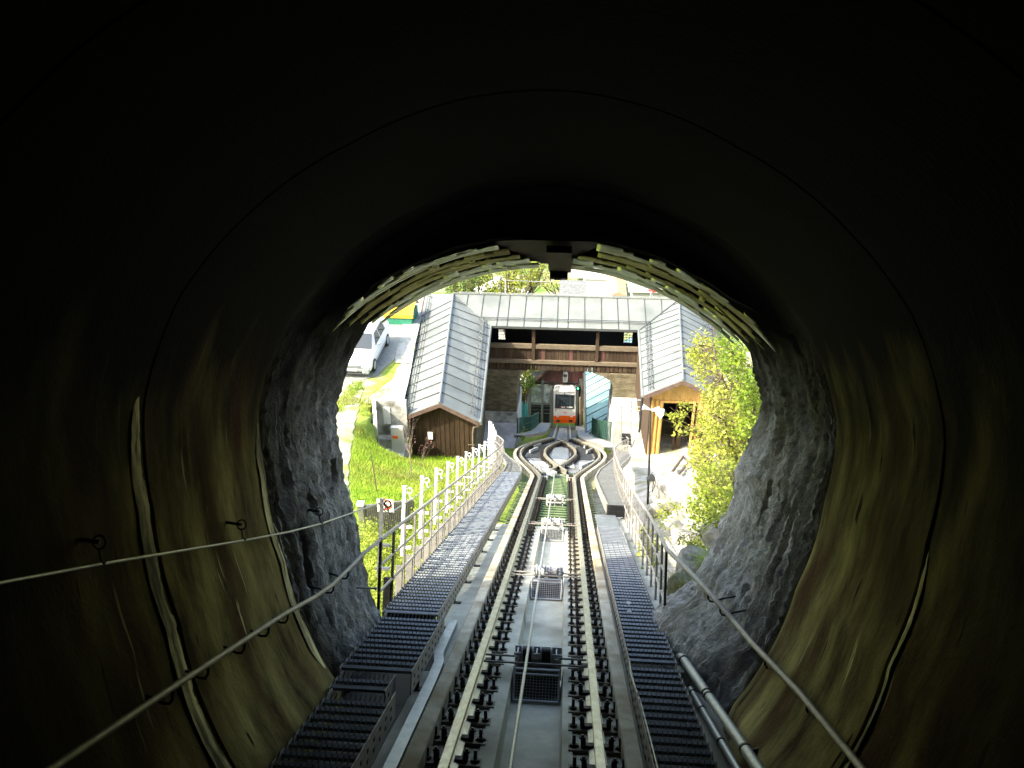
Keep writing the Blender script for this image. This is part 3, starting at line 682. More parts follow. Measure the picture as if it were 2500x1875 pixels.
# ================================================================== WALKWAYS
mt_nosing = M('nosing_steel', (.20,.217,.225), (.27,.29,.30), scale=8, rough=.5, metal=.2)
def tread_mb(x0, x1, t, n, step=.138, dense=True):
    mb = MB(); o = W(x0, t, n); L = x1-x0
    Y = Vector((0,1,0)); Z = Vector((0,0,1)); X = Vector((1,0,0))
    d = step*CT*1.02
    q = MB(); mb.box(o, X*L, Y*.030, Z*-.030)                         # nosing bar
    nb = int(L/.034) if dense else int(L/.07)
    for i in range(nb+1):
        q.box(o+X*(L*i/nb-.0018)+Y*.031+Z*-.012, X*.0036, Y*(d-.05), Z*-.02)
    return mb, q
def walkway(label, secs, n, step=.138, right_plate=True):
    x0, x1, t0, t1 = secs
    wk = thing('grated_walkway', W((x0+x1)/2, t0, -.12), label, 'walkway', 'grated stepped walkways beside the track')
    k = int((t1-t0)/step); rest = MB(); cnt = 0
    for i in range(k):
        t = t0 + i*step
        m_, q_ = tread_mb(x0, x1, t, n, step, t < 10)
        if cnt < 98 and t < 12.5: obj2('tread', m_, mt_nosing, q_, mt_dark, wk); cnt += 1
        else: rest.add(m_.v, m_.f)
    if rest.v: tag(obj('far_treads', rest, mt_grate, wk), kind='stuff')
    for s, x in ((-1, x0), (1, x1)):
        mb = MB(); mb.tb(x-.006 if s < 0 else x, x if s < 0 else x+.008, t0-.05, t1, n-.17, n+.015); q = MB()
        if s > 0 and t0 < 9 or s < 0 and x0 > 0:
            xx = x+.009 if s > 0 else x-.013
            for i in range(int((min(t1, 14)-t0)/.17)):
                tt = t0+.05+i*.17
                for nn in (n-.05, n-.12): q.tb(xx, xx+.004, tt, tt+.028, nn-.013, nn+.013)
        obj2('stringer', mb, mt_string, q, mt_black, wk)
    tt = t0+.3; mb = MB()
    while tt < min(t1, 16):
        mb.tb(x1-.03, x1+.004, tt, tt+.04, -.13, n-.15); mb.tb(x1-.05, x1+.07, tt-.02, tt+.06, -.129, -.118); tt += 1.02
    obj('support_leg', mb, mt_dark, wk) if mb.v else None
    return wk
walkway('wide left grated walkway flight from the tunnel mouth to the loop', (-1.58,-1.03,8.02,23.0), .10)
walkway('short upper left walkway flight just inside the tunnel mouth', (-1.52,-.95,6.28,7.92), .13)
walkway('narrow single-bay left walkway flight in the dark, between two wider flights', (-1.50,-1.08,5.93,6.24), .10)
walkway('lowest left walkway flight, black treads at the bottom edge of the view', (-1.47,-1.0,2.6,5.88), .10)
walkway('right grated walkway flight along the concrete ledge, outside the tunnel', (.82,1.215,7.0,14.2), .08)
walkway('right grated walkway flight inside the dark tunnel', (.815,1.20,2.6,6.9), .09)
mb = MB(); mb.tb(-1.575,-1.035,7.94,7.955,-.12,.115); tag(obj('closing_plate', mb, mt_dark), 'dark steel plate closing the step between the left walkway flights', 'plate')
# black sheets stand in for the shade under the near walkways
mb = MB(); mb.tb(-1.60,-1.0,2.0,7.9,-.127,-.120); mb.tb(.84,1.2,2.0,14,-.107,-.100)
tag(obj('under_walk_shade', mb, mt_black), 'black sheets painting the shade below the grated walkways', 'gutter')  # no real gutter: the sheets stand in for shade
# left deck beyond t=23 swinging out round the loop
dl = [(-1.58,-1.03,23.0),(-1.60,-1.12,24.3),(-1.66,-1.3,25.8),(-1.85,-1.55,27.2),(-2.1,-1.82,28.6),(-2.45,-2.12,30.5),(-2.9,-2.35,33.0)]
def deck(label, D, n, name='deck', mat=mt_grate, edge=True, slat=.138):
    w = thing('curved_deck', W((D[0][0]+D[0][1])/2, D[0][2], n), label, 'walkway deck', 'decks round the loop')
    mb = MB(); t = D[0][2]
    XL = [(d[2], d[0]) for d in D]; XR = [(d[2], d[1]) for d in D]
    while t < D[-1][2]-.05:
        a, b = t, t+slat*.86
        mb.add([W(tab(XL,a),a,n),W(tab(XR,a),a,n),W(tab(XR,b),b,n-.012),W(tab(XL,b),b,n-.012),W(tab(XL,a),a,n-.03),W(tab(XR,a),a,n-.03),W(tab(XR,b),b,n-.04),W(tab(XL,b),b,n-.04)],
               [(0,1,2,3),(7,6,5,4),(0,4,5,1),(1,5,6,2),(2,6,7,3),(3,7,4,0)]); t += slat
    obj('slats', mb, mat, w)
    if edge:
        for X in (XL, XR):
            q = MB(); q.sweep([(-.02,-.16),(-.02,.012),(.02,.012),(.02,-.16)], [(x, tt, n) for tt, x in X]); obj('edge_beam', q, mt_string, w)
    return w
deck('slatted deck continuing the left walkway round the passing loop', dl, .10)
dr = [(1.06,1.50,15.75),(1.03,1.52,18),(1.02,1.58,21),(1.22,1.72,23.2),(1.55,2.0,25.3),(1.85,2.35,27.5),(2.05,2.6,29.5),(2.15,2.7,32)]
dk = deck('wide slatted platform on the right with a drop at its near edge', dr, .26)
mb = MB(); 
for i in range(22): x = 1.06+.44*i/21; mb.tb(x, x+.008, 15.70, 15.72, .02, .25)
for nn in (.03,.13,.245): mb.tb(1.06,1.51,15.722,15.73,nn-.008,nn+.008)
obj('riser_grille', mb, mt_dark, dk)
mb = MB(); mb.tb(1.06,1.5,15.74,15.76,.02,.25); obj('riser_back', mb, mt_black, dk)
mb = MB(); mb.tb(.82,1.22,14.22,15.68,.045,.06)
o = obj('landing_grating', mb, mt_grate); tag(o, 'flat grating landing below the drop of the right platform', 'grating')
# concrete ledge right of the right walkway
mb = MB(); mb.sweep([(-.075,-.4),(-.075,-.03),(.15,-.02),(.2,-.4)], [(1.32,7.1,0),(1.32,9,0),(1.33,12,0),(1.36,15.5,0)])
tag(obj('ledge', mb, mt_conc), 'pale concrete ledge under the first posts of the right railing', 'ledge')

# ================================================================== RAILINGS
def interp(P, t):
    return tab([(p[1], p[0]) for p in P], t)
def railing(label, P, n_top, mids, n_base, t_list, r=.021, wide=.045, plate=None):
    rl = thing('railing', W(P[0][0], P[0][1], n_base), label, 'railing', 'railings along the walkways')
    mb = MB(); mb.tube([W(x, t, n_top) for x, t in P], r, 10); obj('handrail', mb, mt_hand, rl, smooth=60)
    for mn in mids:
        mb = MB(); mb.tube([W(x, t, mn) for x, t in P], .014, 8); obj('mid_rail', mb, mt_hand, rl, smooth=60)
    for i, t in enumerate(t_list):
        x = interp(P, t); mb = MB(); mb.tb(x-.012, x+.012, t-wide/2, t+wide/2, n_base, n_top-.015)
        if plate and i > 0: mb.tb(x-.09 if plate < 0 else x+.013, x-.013 if plate < 0 else x+.09, t-.03, t+.03, n_base-.45, n_base+.30)
        mb.tb(x-.05, x+.05, t-.05, t+.05, n_base-.012, n_base)
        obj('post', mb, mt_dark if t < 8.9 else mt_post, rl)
    return rl
PL = [(-1.64,8.0),(-1.64,14),(-1.64,20),(-1.645,22.6),(-1.70,24.3),(-1.80,25.8),(-1.97,27.0),(-2.2,28.4),(-2.5,30.2),(-2.85,32)]
railing('left railing with two mid rails and flat posts, running from tunnel to gatehouse', PL, .83, (.56,.29), .0, [8.03+.615*i for i in range(39)], plate=-1)
PR = [(1.29,8.4),(1.33,9.5),(1.36,11),(1.37,14),(1.44,18),(1.56,21.5),(1.68,24.3),(1.95,26.5),(2.26,28.8),(2.6,30.5),(2.62,32)]
railing('right railing of thin grey posts, bending outward beside the platform', PR, .80, (.52,.24), -.04, [8.42,8.95]+[9.6+.64*i for i in range(34)])

# handrails inside the tunnel
def tunnel_rail(name, label, cat, pts, r, mat, hooks, wall=-1):
    h = thing(name, pts[len(pts)//2], label, cat)
    mb = MB()
    fine = []
    for i in range(len(pts)-1):
        for k in range(6): fine.append(pts[i].lerp(pts[i+1], k/6))
    fine.append(pts[-1]); mb.tube(fine, r, 10); obj('pipe' if r > .012 else 'wire', mb, mat, h, smooth=60)
    for q in hooks:
        x, t, n = XTN(q); s = wall
        mb = MB(); mb.tube([W(x, t, n-r), W(x, t, n-.055), W(x+s*.02, t+.015, n-.085), W(x+s*.06, t+.02, n-.088), W(x+s*.12, t+.02, n-.06), W(x+s*.25, t+.02, n-.03)], .0085, 6)
        obj('bracket', mb, mt_black, h, smooth=60)
    return h
hl = [W(-1.80,1.0,.86), W(-1.75,3.27,.83), W(-1.75,3.96,.806), W(-1.745,4.9,.77), W(-1.745,5.5,.745), W(-1.73,6.2,.70), W(-1.73,6.66,.685), W(-1.71,7.2,.735), W(-1.68,7.55,.79), W(-1.64,8.03,.83)]
hk = [W(x,t,n) for (x,t,n) in ((-1.75,3.95,.80),(-1.748,4.35,.79),(-1.746,4.85,.77),(-1.745,5.25,.755),(-1.745,5.62,.74),(-1.73,6.7,.69),(-1.715,7.1,.72))]
tunnel_rail('handrail', 'long pale pipe handrail on the left tunnel wall, meeting the railing outside', 'handrail', hl, .018, mt_hand, hk)
hr = [W(1.80,1.5,.56), W(1.76,3.9,.52), W(1.75,5.25,.51), W(1.70,6.3,.49), W(1.66,6.8,.52), W(1.55,7.1,.63), W(1.43,7.7,.72), W(1.29,8.42,.80)]
hk = [W(1.76,4.4,.515), W(1.755,5.1,.51), W(1.72,6.0,.49), W(1.58,7.0,.60), W(1.52,7.25,.65)]
tunnel_rail('handrail', 'thick pale pipe handrail on the right tunnel wall', 'handrail', hr, .023, mt_hand, hk, 1)

# signal wire on the left wall with ring hangers, going on over the cable posts outside
wp = [W(-2.08,1.5,1.66), W(-2.05,3.15,1.52), W(-2.05,3.9,1.44), W(-2.0,5.47,1.27), W(-1.97,6.2,1.2), W(-1.95,7.0,1.14), W(-1.84,8.75,1.09)]
cw = thing('signal_wire', wp[3], 'thin pale wire sagging along the left tunnel wall on ring hangers', 'wire')
mb = MB(); mb.tube([p for p in wp], .0085, 6); obj('wire', mb, mt_cable, cw, smooth=60)
def ring_mb(c, r=.035, tr=.0055):
    x, t, n = XTN(c); mb = MB()
    mb.tube([W(x+r*math.cos(a), t, n+r*math.sin(a)) for a in [2*math.pi*i/16 for i in range(17)]], tr, 6)
    mb.tube([W(x,t,n-r), W(x+.01,t,n-r-.05), W(x+.03,t,n-r-.075), W(x+.035,t,n-r-.06)], tr, 6)
    return mb
for (x,t,n) in ((-2.05,3.75,1.565),(-2.0,5.35,1.395),(-1.955,6.95,1.255)):
    mb = ring_mb(W(x,t,n), .033); mb.tube([W(x,t,n), W(x-.3,t,n+.03)], .011, 6); obj('ring_hanger', mb, mt_black, cw, smooth=60)

# cable posts outside, along the left railing
ctop = [(-1.82,8.8+1.245*i,1.13) for i in range(10)] + [(-1.84,21.3,1.13),(-1.90,22.6,1.13),(-1.98,23.9,1.14),(-2.08,25.1,1.15),(-2.2,26.3,1.16),(-2.36,27.5,1.2),(-2.5,28.6,1.25),(-2.66,29.7,1.3)]
words = ['first','second','third','fourth','fifth','sixth','seventh','eighth','ninth','tenth','eleventh','twelfth','thirteenth','fourteenth','fifteenth','sixteenth','seventeenth','last']
for i, (x, t, n) in enumerate(ctop):
    lab = ('shaded blue grey cable post nearest the tunnel, behind the left railing' if i == 0 else '%s sunlit galvanised cable post from the tunnel, behind the left railing' % words[i])
    p = thing('cable_post', W(x,t,-.9), lab, 'post', 'cable posts along the left railing'); mm = mt_galv if i == 0 else mt_wpost  # sunlight put into the colour: posts near white, the shaded first one grey
    mb = MB(); mb.tb(x-.022, x+.016, t-.022, t+.022, .25, n); mb.tb(x-.032, x+.026, t-.03, t+.03, n, n+.01); obj('pole', mb, mm, p)
    for nn in (.62,.36):
        q = MB(); q.tb(x-.043, x+.11, t-.035, t+.03, nn-.015, nn+.015); obj('clamp', q, mm, p)
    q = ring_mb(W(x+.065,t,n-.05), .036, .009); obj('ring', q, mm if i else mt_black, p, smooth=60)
mb = MB(); mb.tube([W(-1.84,8.75,1.09)] + [W(x+.07,t,n-.17) for x,t,n in ctop], .007, 6); tag(obj('signal_wire', mb, mt_cable), 'thin wire strung between the rings of the cable posts', 'wire')

# pipes on the right
pp = thing('drain_pipe', W(1.4,6,0), 'thick pale drain pipe along the right wall with black clamps', 'pipe', 'drain pipes at the foot of the right wall')
bp_ = [W(1.52,1.5,.06), W(1.5,4.94,.05), W(1.455,5.6,.045), W(1.39,6.36,.045), W(1.345,6.9,.045), W(1.315,7.3,.04), W(1.30,7.6,-.06)]
mb = MB(); mb.tube(bp_, .038, 14); obj('pipe', mb, mt_cable, pp, smooth=60)
for p in (bp_[1].lerp(bp_[2],.75), bp_[3], bp_[3].lerp(bp_[4],.12), bp_[4].lerp(bp_[5],.8)):
    q = MB(); q.tube([p-T_*.012, p+T_*.012], .043, 14); obj('pipe_clamp', q, mt_black, pp, smooth=40)
q = MB(); q.tube([W(1.47,5.38,.05), W(1.62,5.38,.10)], .016, 8); obj('pipe_stub', q, mt_black, pp, smooth=40)
pp = thing('drain_pipe', W(1.35,6,-.05), 'thinner grey drain pipe beside the right walkway', 'pipe', 'drain pipes at the foot of the right wall')
sp_ = [W(1.43,1.5,-.04), W(1.41,5.15,-.045), W(1.36,5.9,-.045), W(1.31,6.75,-.045)]
mb = MB(); mb.tube(sp_, .026, 12); obj('pipe', mb, mt_cable, pp, smooth=60)
for p in (sp_[1].lerp(sp_[0],.05), sp_[1].lerp(sp_[2],.8), sp_[2].lerp(sp_[3],.5), sp_[2].lerp(sp_[3],.9)):
    q = MB(); q.tube([p-T_*.009, p+T_*.009], .0305, 12); obj('pipe_clamp', q, mt_black, pp, smooth=40)
mb = MB(); mb.tube([W(.835,2,.11), W(.83,5.2,.108), W(.825,6.0,.10), W(.80,6.6,.102), W(.815,6.9,.105)], .006, 6)
tag(obj('loose_cable', mb, mt_cable), 'thin loose cable on the edge of the right walkway in the tunnel', 'cable')
# ================================================================== GATEHOUSE
gh = thing('gatehouse', (0,39,-18.3), 'gatehouse bridging the track with a zinc roof, dark wooden gallery and two roofed wings', 'gatehouse')
def board_wall(mb, x0, x1, y, zb, zt, pitch=.2, gap=.014, th=.04, batten=False, holes=()):
    n = max(1, int(round((x1-x0)/pitch))); w = (x1-x0)/n
    for i in range(n):
        a, b = x0+i*w+gap/2, x0+(i+1)*w-gap/2
        za, zb2 = zt(a), zt(b); segs = [(zb, None)]
        bot = zb(a) if callable(zb) else zb; bb = bot
        for (hx0,hx1,hz0,hz1) in holes:
            if b > hx0 and a < hx1:
                mb.prism([(a,y,hz1),(b,y,hz1),(b,y,zb2),(a,y,za)], (0,th,0)); bb = hz1
                if hz0 > bot+.02: mb.prism([(a,y,bot),(b,y,bot),(b,y,hz0),(a,y,hz0)], (0,th,0))
                break
        else: mb.prism([(a,y,bot),(b,y,bot),(b,y,zb2),(a,y,za)], (0,th,0))
        if batten: mb.wb(b-.008, b+gap+.022, y-.018, y-.001, bb, min(zt(b), zb2)-.01)
YE, ZE, YR, ZR, YB = 39.9, -13.70, 42.3, -12.85, 44.7
XEL, XER, XRL, XRR, XOL, XOR = -3.98, 3.88, -6.23, 6.07, -8.25, 8.1
def slope_quad(mb, pts, th=.10):
    pts = [Vector(p) for p in pts]; n = (pts[1]-pts[0]).cross(pts[2]-pts[0]).normalized()
    if n.z < 0: n = -n
    mb.prism(pts, -n*th); return n
def seam_line(mb, a, b, n, h=.035, w=.026):
    a, b = Vector(a), Vector(b); d = (b-a); sd = d.normalized().cross(n)
    mb.box(a - sd*w/2 + n*.003, d, sd*w, n*h)
def wing(side, xe_in, xr, xe_out, y0, zr0, ze0, zo0, name):
    f_in, f_r, f_out = (XEL, XRL, XOL) if side < 0 else (XER, XRR, XOR)
    mb = MB(); sm_ = MB()
    A = Vector((xe_in,y0,ze0)); B = Vector((f_in,YE,ZE)); Rf = Vector((f_r,YR,ZR)); Rn = Vector((xr,y0,zr0))
    n1 = slope_quad(mb, [A, B, Rf, Rn])
    Ao = Vector((xe_out,y0,zo0)); Bo = Vector((f_out,YB,ZE-.1))
    n2 = slope_quad(mb, [Rn, Rf, Bo, Ao])
    sp_ = .93 if side < 0 else .80; k = int((YR-y0)/sp_)
    for i in range(1, k+4):
        y = y0 + i*sp_; f = (y-y0)
        zr = lerp(zr0, ZR, min(1,(y-y0)/(YR-y0)))
        if y < YR-.1:
            if y < YE: a = A.lerp(B, (y-y0)/(YE-y0))
            else: a = B.lerp(Rf, (y-YE)/(YR-YE))
            rp = Rn.lerp(Rf, (y-y0)/(YR-y0)); seam_line(sm_, a, rp, n1)
            seam_line(sm_, Ao.lerp(Bo, (y-y0)/(YB-y0)), rp, n2)
    o = obj2('roof', mb, mt_zinc, sm_, mt_seam, gh)
    cp = MB(); cp.tube([Rn+Vector((0,0,.02)), Rf+Vector((0,0,.02))], .05, 6); cp.tube([Rf+Vector((0,0,.02)), B+Vector((0,0,.02))], .025, 6); obj('ridge_cap', cp, mt_zinc, o)
    # snow guards
    sg = MB()
    for (E0, E1, R0, R1, n) in ((A, B, Rn, Rf, n1), (Ao, Bo, Rn, Rf, n2)):
        for u in (.16, .24):
            a = E0.lerp(R0, u) + n*.12 + Vector((0,.15,0)); b = E1.lerp(R1, u) + n*.12; sg.tube([a, b], .02, 6)
        for q in range(0, 14):
            a = E0.lerp(E1, (q+.4)/14); r = R0.lerp(R1, (q+.4)/14)
            sg.tube([a.lerp(r,.12)+n*.02, a.lerp(r,.16)+n*.13, a.lerp(r,.25)+n*.14, a.lerp(r,.28)+n*.02], .016, 5)
    obj('snow_guard', sg, mt_seam, o)
    # fascia and gutter
    fa = MB()
    for (p, q) in ((A, Rn), (Rn, Ao)): fa.prism([p+Vector((0,-.03,-.02)), q+Vector((0,-.03,-.02)), q+Vector((0,-.03,-.20)), p+Vector((0,-.03,-.20))], (0,.06,0))
    obj('fascia', fa, mt_fascia, gh)
    gu = MB(); s = 1 if xe_in > 0 else -1
    go = MB(); go.tube([Ao+Vector((s*.05,-.02,-.05)), Bo+Vector((s*.05,0,-.05))], .06, 8); obj('gutter', go, mt_fascia, gh, smooth=60)
    gu.tube([A+Vector((-s*.05,-.02,-.06)), B+Vector((-s*.05,0,-.06))], .075, 8); obj('gutter', gu, mt_zinc, gh, smooth=60)
    return A, Rn, Ao
LA, LR, LO = wing(-1, -3.44, -5.09, -6.72, 30.2, -13.29, -14.12, -14.02, 'left')
RA, RR, RO = wing(1, 3.53, 5.14, 6.85, 32.2, -12.81, -13.61, -13.61, 'right')
# main roof
mb = MB(); n1 = slope_quad(mb, [(XEL,YE,ZE),(XER,YE,ZE),(XRR,YR,ZR),(XRL,YR,ZR)]); slope_quad(mb, [(XOL,YB,ZE-.1),(XRL,YR,ZR),(XRR,YR,ZR),(XOR,YB,ZE-.1)])
rmb = mb; sm_ = MB(); sg = MB()
x = -5.4; i = 0
while x < 5.7:
    if x < XEL: a = Vector((XEL,YE,ZE)).lerp(Vector((XRL,YR,ZR)), (XEL-x)/(XEL-XRL))
    elif x > XER: a = Vector((XER,YE,ZE)).lerp(Vector((XRR,YR,ZR)), (x-XER)/(XRR-XER))
    else: a = Vector((x,YE,ZE))
    seam_line(sm_, a, (x+random.uniform(-.03,.03), YR, ZR), n1); x += .88 if i % 4 != 2 else .56; i += 1
seam_line(sm_, (XER,YE,ZE), (XRR,YR,ZR), n1, .05, .05)
ro = obj2('roof', rmb, mt_zinc, sm_, mt_seam, gh)
for u in (.17,.22):
    p = Vector((0,YE,ZE)).lerp(Vector((0,YR,ZR)), u)+n1*.1; sg.tube([(XEL-u*2.2,p.y,p.z),(XER+u*2.1,p.y,p.z)], .022, 6)
obj('snow_guard', sg, mt_seam, ro)
cp = MB(); cp.tube([(XRL,YR,ZR+.03),(XRR,YR,ZR+.03)], .055, 6); obj('ridge_cap', cp, mt_zinc, ro)
lr = MB(); lr.tube([(-5.9,YR,ZR+.12),(5.8,YR,ZR+.12)], .012, 5)
for x in (-4.4,-3.2,-1.9,-.4,.9,2.2,3.6,4.6): lr.tube([(x,YR,ZR),(x,YR,ZR+.13)], .012, 5)
lr.tube([(-3.35,YR+.02,ZR),(-3.35,YR+.02,ZR+.85)], .035, 6); lr.tube([(-3.35,YR+.02,ZR+.85),(0,YR+.02,ZR+.81),(4.9,YR+.02,ZR+.62)], .012, 5); lr.tube([(4.55,YR+.02,ZR),(4.55,YR+.02,ZR+.42)], .04, 6)
obj('lightning_rod', lr, mt_galv, ro)
mb = MB(); mb.wb(-3.95,3.85,YE+.0,YE+.10,ZE-.13,ZE-.075); obj('fascia', mb, mt_seam, gh)
mb = MB(); mb.wb(-3.9,3.8,YE+.06,YE+.14,ZE-.165,ZE-.132); obj('eave_trim', mb, mt_beam, gh)
# gallery: rows measured on the plane of its front
YG = 40.3
zz = lambda py: PY(1384, py, YG).z
ZS0, ZS1, ZP0, ZB0, ZB1, ZK = zz(852), zz(842), zz(880), zz(888), zz(880), zz(906)
def bandbox(z0, z1, y0, y1, mat, name, x0=-4.15, x1=4.1):
    mb = MB(); mb.wb(x0, x1, y0, y1, z0, z1); return obj(name, mb, mat, gh)
bandbox(ZS0, ZS1, YG-.10, YG+.05, mt_beam, 'sill'); bandbox(ZB0, ZB1, YG-.14, YG+.04, mt_beam, 'lower_beam')
mb = MB(); board_wall(mb, -4.15, 4.1, YG, ZP0+.002, lambda x: ZS0-.002, .19, .012); obj('parapet_boards', mb, mt_woodg, gh)
mb = MB(); r_ = random.Random(3)
board_wall(mb, -4.15, 4.1, YG-.06, lambda x: ZK + .05*abs(math.sin(x*9.7)), lambda x: ZB0-.002, .235, .03); obj('skirt_boards', mb, mt_woodg, gh)
mb = MB()
for x in (-1.68, 1.72): mb.wb(x-.085, x+.085, YG-.13, YG+.06, ZP0+.01, ZE-.3)
obj('gallery_post', mb, mt_woodg, gh)
for x in (-1.15,.35,2.05):
    mb = MB(); mb.wb(x-.09, x+.09, YG-.012, YG-.003, ZP0+.01, ZS0-.01); obj('red_board', mb, mt_woodr, gh)
# inside: floor, ceiling, back wall with two windows
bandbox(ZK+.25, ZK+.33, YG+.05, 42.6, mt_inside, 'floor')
wins = []
for (pa, pb) in (((1217,804),(1234,830)), ((1524,812),(1543,838))):
    a, b = PY(*pa, 42.5), PY(*pb, 42.5); wins.append((a.x, b.x, b.z, a.z))
def holed(y, x0, x1, z0, z1, holes, th, name, mat):
    mb = MB(); xc = x0
    for (a, b, c, d) in sorted(holes):
        mb.wb(xc, a, y, y+th, z0, z1); mb.wb(a, b, y, y+th, z0, c); mb.wb(a, b, y, y+th, d, z1); xc = b
    mb.wb(xc, x1, y, y+th, z0, z1); return obj(name, mb, mat, gh)
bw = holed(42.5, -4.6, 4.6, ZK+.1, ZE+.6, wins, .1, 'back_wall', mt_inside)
for (a, b, c, d) in wins:
    mb = MB(); 
    for i in (1,2): mb.wb(a+(b-a)*i/3-.008, a+(b-a)*i/3+.008, 42.52, 42.56, c, d)
    for i in (1,2,3): mb.wb(a, b, 42.525, 42.555, c+(d-c)*i/4-.009, c+(d-c)*i/4+.009)
    mb.wb(a-.02, b+.02, 42.46, 42.54, c-.06, c)
    obj('window', mb, mt_inside, gh)
# wing bodies
def ztop(R, E, O): 
    return lambda x: (lerp(E.z, R.z, (x-E.x)/(R.x-E.x)) if (x-R.x)*(E.x-R.x) > 0 else lerp(O.z, R.z, (x-O.x)/(R.x-O.x))) - .13
mb = MB(); board_wall(mb, -6.46, -3.76, 30.52, -16.3, ztop(LR, LA, LO), .205, .012, batten=True); obj('gable_wall', mb, mt_wood, gh)
mb = MB(); mb.prism([(-3.84,30.57,-16.2),(-4.3,40.2,-16.2),(-4.3,40.2,-13.95),(-3.84,30.57,-14.3)], (.05,0,0)); mb.prism([(-6.46,30.57,-16.2),(-7.9,44.2,-16.2),(-7.9,44.2,-14),(-6.46,30.57,-14.3)], (.05,0,0)); obj('side_wall', mb, mt_wood, gh)
mb = MB(); mb.prism([(-3.86,30.6,-21.5),(-4.32,40.2,-22),(-4.32,40.2,-16.21),(-3.86,30.6,-16.21)], (-.3,0,0)); obj('foundation_wall', mb, mt_stone, gh)
mb = MB(); na, nb_ = PY(1044,1055,30.46), PY(1057,1073,30.46); mb.wb(na.x,nb_.x,30.46,30.475,nb_.z,na.z); nt_ = obj('notice', mb, mt_white, gh); nt_['label'] = 'white notice sheet on the brown gable'
mb = MB(); q = LA+Vector((.08,.0,-.08)); mb.tube([q, q+Vector((.02,.1,-.12)), q+Vector((-.35,.28,-.35)), q+Vector((-.40,.28,-.7)), q+Vector((-.40,.25,-2.2))], .042, 8); mb.tube([q+Vector((-.62,.24,-1.2)),q+Vector((-.33,.24,-1.2))], .02, 6); obj('downpipe', mb, mt_beam, gh, smooth=60)
# right wing: yellow boards, door opening with the dark room behind
dl0, dl1 = PY(1620, 982, 32.6), PY(1682, 1086, 32.6)
zb = -16.85
dh = (dl0.x, dl1.x, zb, dl0.z)
rt = ztop(RR, RA, RO); mb = MB(); board_wall(mb, 3.93, 6.55, 32.62, zb, rt, .2, .016, batten=True, holes=(dh,)); obj('gable_wall', mb, mt_woody, gh)
mb = MB(); mb.wb(3.87,3.93,32.6,40.2,-17.2,-13.85); mb.wb(6.56,6.62,32.67,44.2,-17.2,-13.95); obj('side_wall', mb, mt_woodg, gh)
df = MB(); df.wb(dh[0]-.09,dh[0],32.55,32.7,zb,dh[3]+.09); df.wb(dh[1],dh[1]+.09,32.55,32.7,zb,dh[3]+.09); df.wb(dh[0],dh[1],32.55,32.7,dh[3],dh[3]+.09)
dfo = obj('door_frame', df, mt_woody, gh)
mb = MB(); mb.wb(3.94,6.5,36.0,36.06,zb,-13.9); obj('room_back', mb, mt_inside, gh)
mb = MB(); mb.wb(dh[0]+.62,dh[0]+.70,33.0,33.1,zb,dh[3]-.05); mb.wb(dh[0]+.80,dh[0]+1.0,33.1,33.16,zb,dh[3]-.05); obj('door_leaf', mb, mt_woodg, gh)
mb = MB()
for x in (3.98,4.18,4.36): mb.wb(x-.05,x+.05,32.53,32.61,zb,-14.0)
obj('corner_post', mb, mt_woody, gh)
mb = MB(); mb.tube([RA+Vector((-.05,-.02,-.1)), RA+Vector((-.06,.05,-.5)), RA+Vector((-.06,.1,-1.9))], .05, 8); obj('downpipe', mb, mt_dark, gh, smooth=60)
# piers (masonry) and concrete abutments
def masonry(mb, x0, x1, y0, y1, z0, z1, seed):
    r_ = random.Random(seed); z = z0; mb.wb(x0+.04, x1-.04, y0+.04, y1-.04, z0, z1)
    while z < z1-.03:
        h = min(r_.uniform(.13,.24), z1-z); x = x0
        while x < x1-.02:
            w = min(r_.uniform(.2,.6), x1-x); d = r_.uniform(0,.025); mb.wb(x+.006, x+w-.006, y0+d, y0+.06, z+.006, z+h-.006); x += w
        for (xf, sgn) in ((x0,1),(x1,-1)):
            y = y0+.065
            while y < y1-.02:
                w = min(r_.uniform(.2,.6), y1-y); d = r_.uniform(0,.025); a, b = (xf+d, xf+.05) if sgn > 0 else (xf-.05, xf-d)
                mb.wb(a, b, y+.006, y+w-.006, z+.006, z+h-.006); y += w
        z += h
ZPB = -18.95
for (x0, x1, s) in ((-4.6,-2.55,1),(2.70,4.7,2)):
    mb = MB(); masonry(mb, x0, x1, 40.15, 43.0, ZPB, ZK-.02, s); obj('pier', mb, mt_stone, gh)
    xi_ = x1 if x0 < 0 else x0; q = -1 if x0 < 0 else 1
    mb = MB()
    if x0 < 0: mb.prism([(xi_-.02,40.2,ZK-.02),(xi_+.55,40.2,ZK-.02),(xi_+.38,40.2,ZK-.1),(xi_+.1,40.2,ZK-.28),(xi_-.02,40.2,ZK-.45)], (0,2.9,0))
    else: mb.prism([(xi_+.02,40.2,ZK-.02),(xi_-1.15,40.2,ZK-.02),(xi_-.55,40.2,ZK-.22),(xi_-.15,40.2,ZK-.48),(xi_-.06,40.2,ZK-.75),(xi_+.02,40.2,ZK-1.2)], (0,2.9,0))
    obj('arch_haunch', mb, mt_stone, gh)
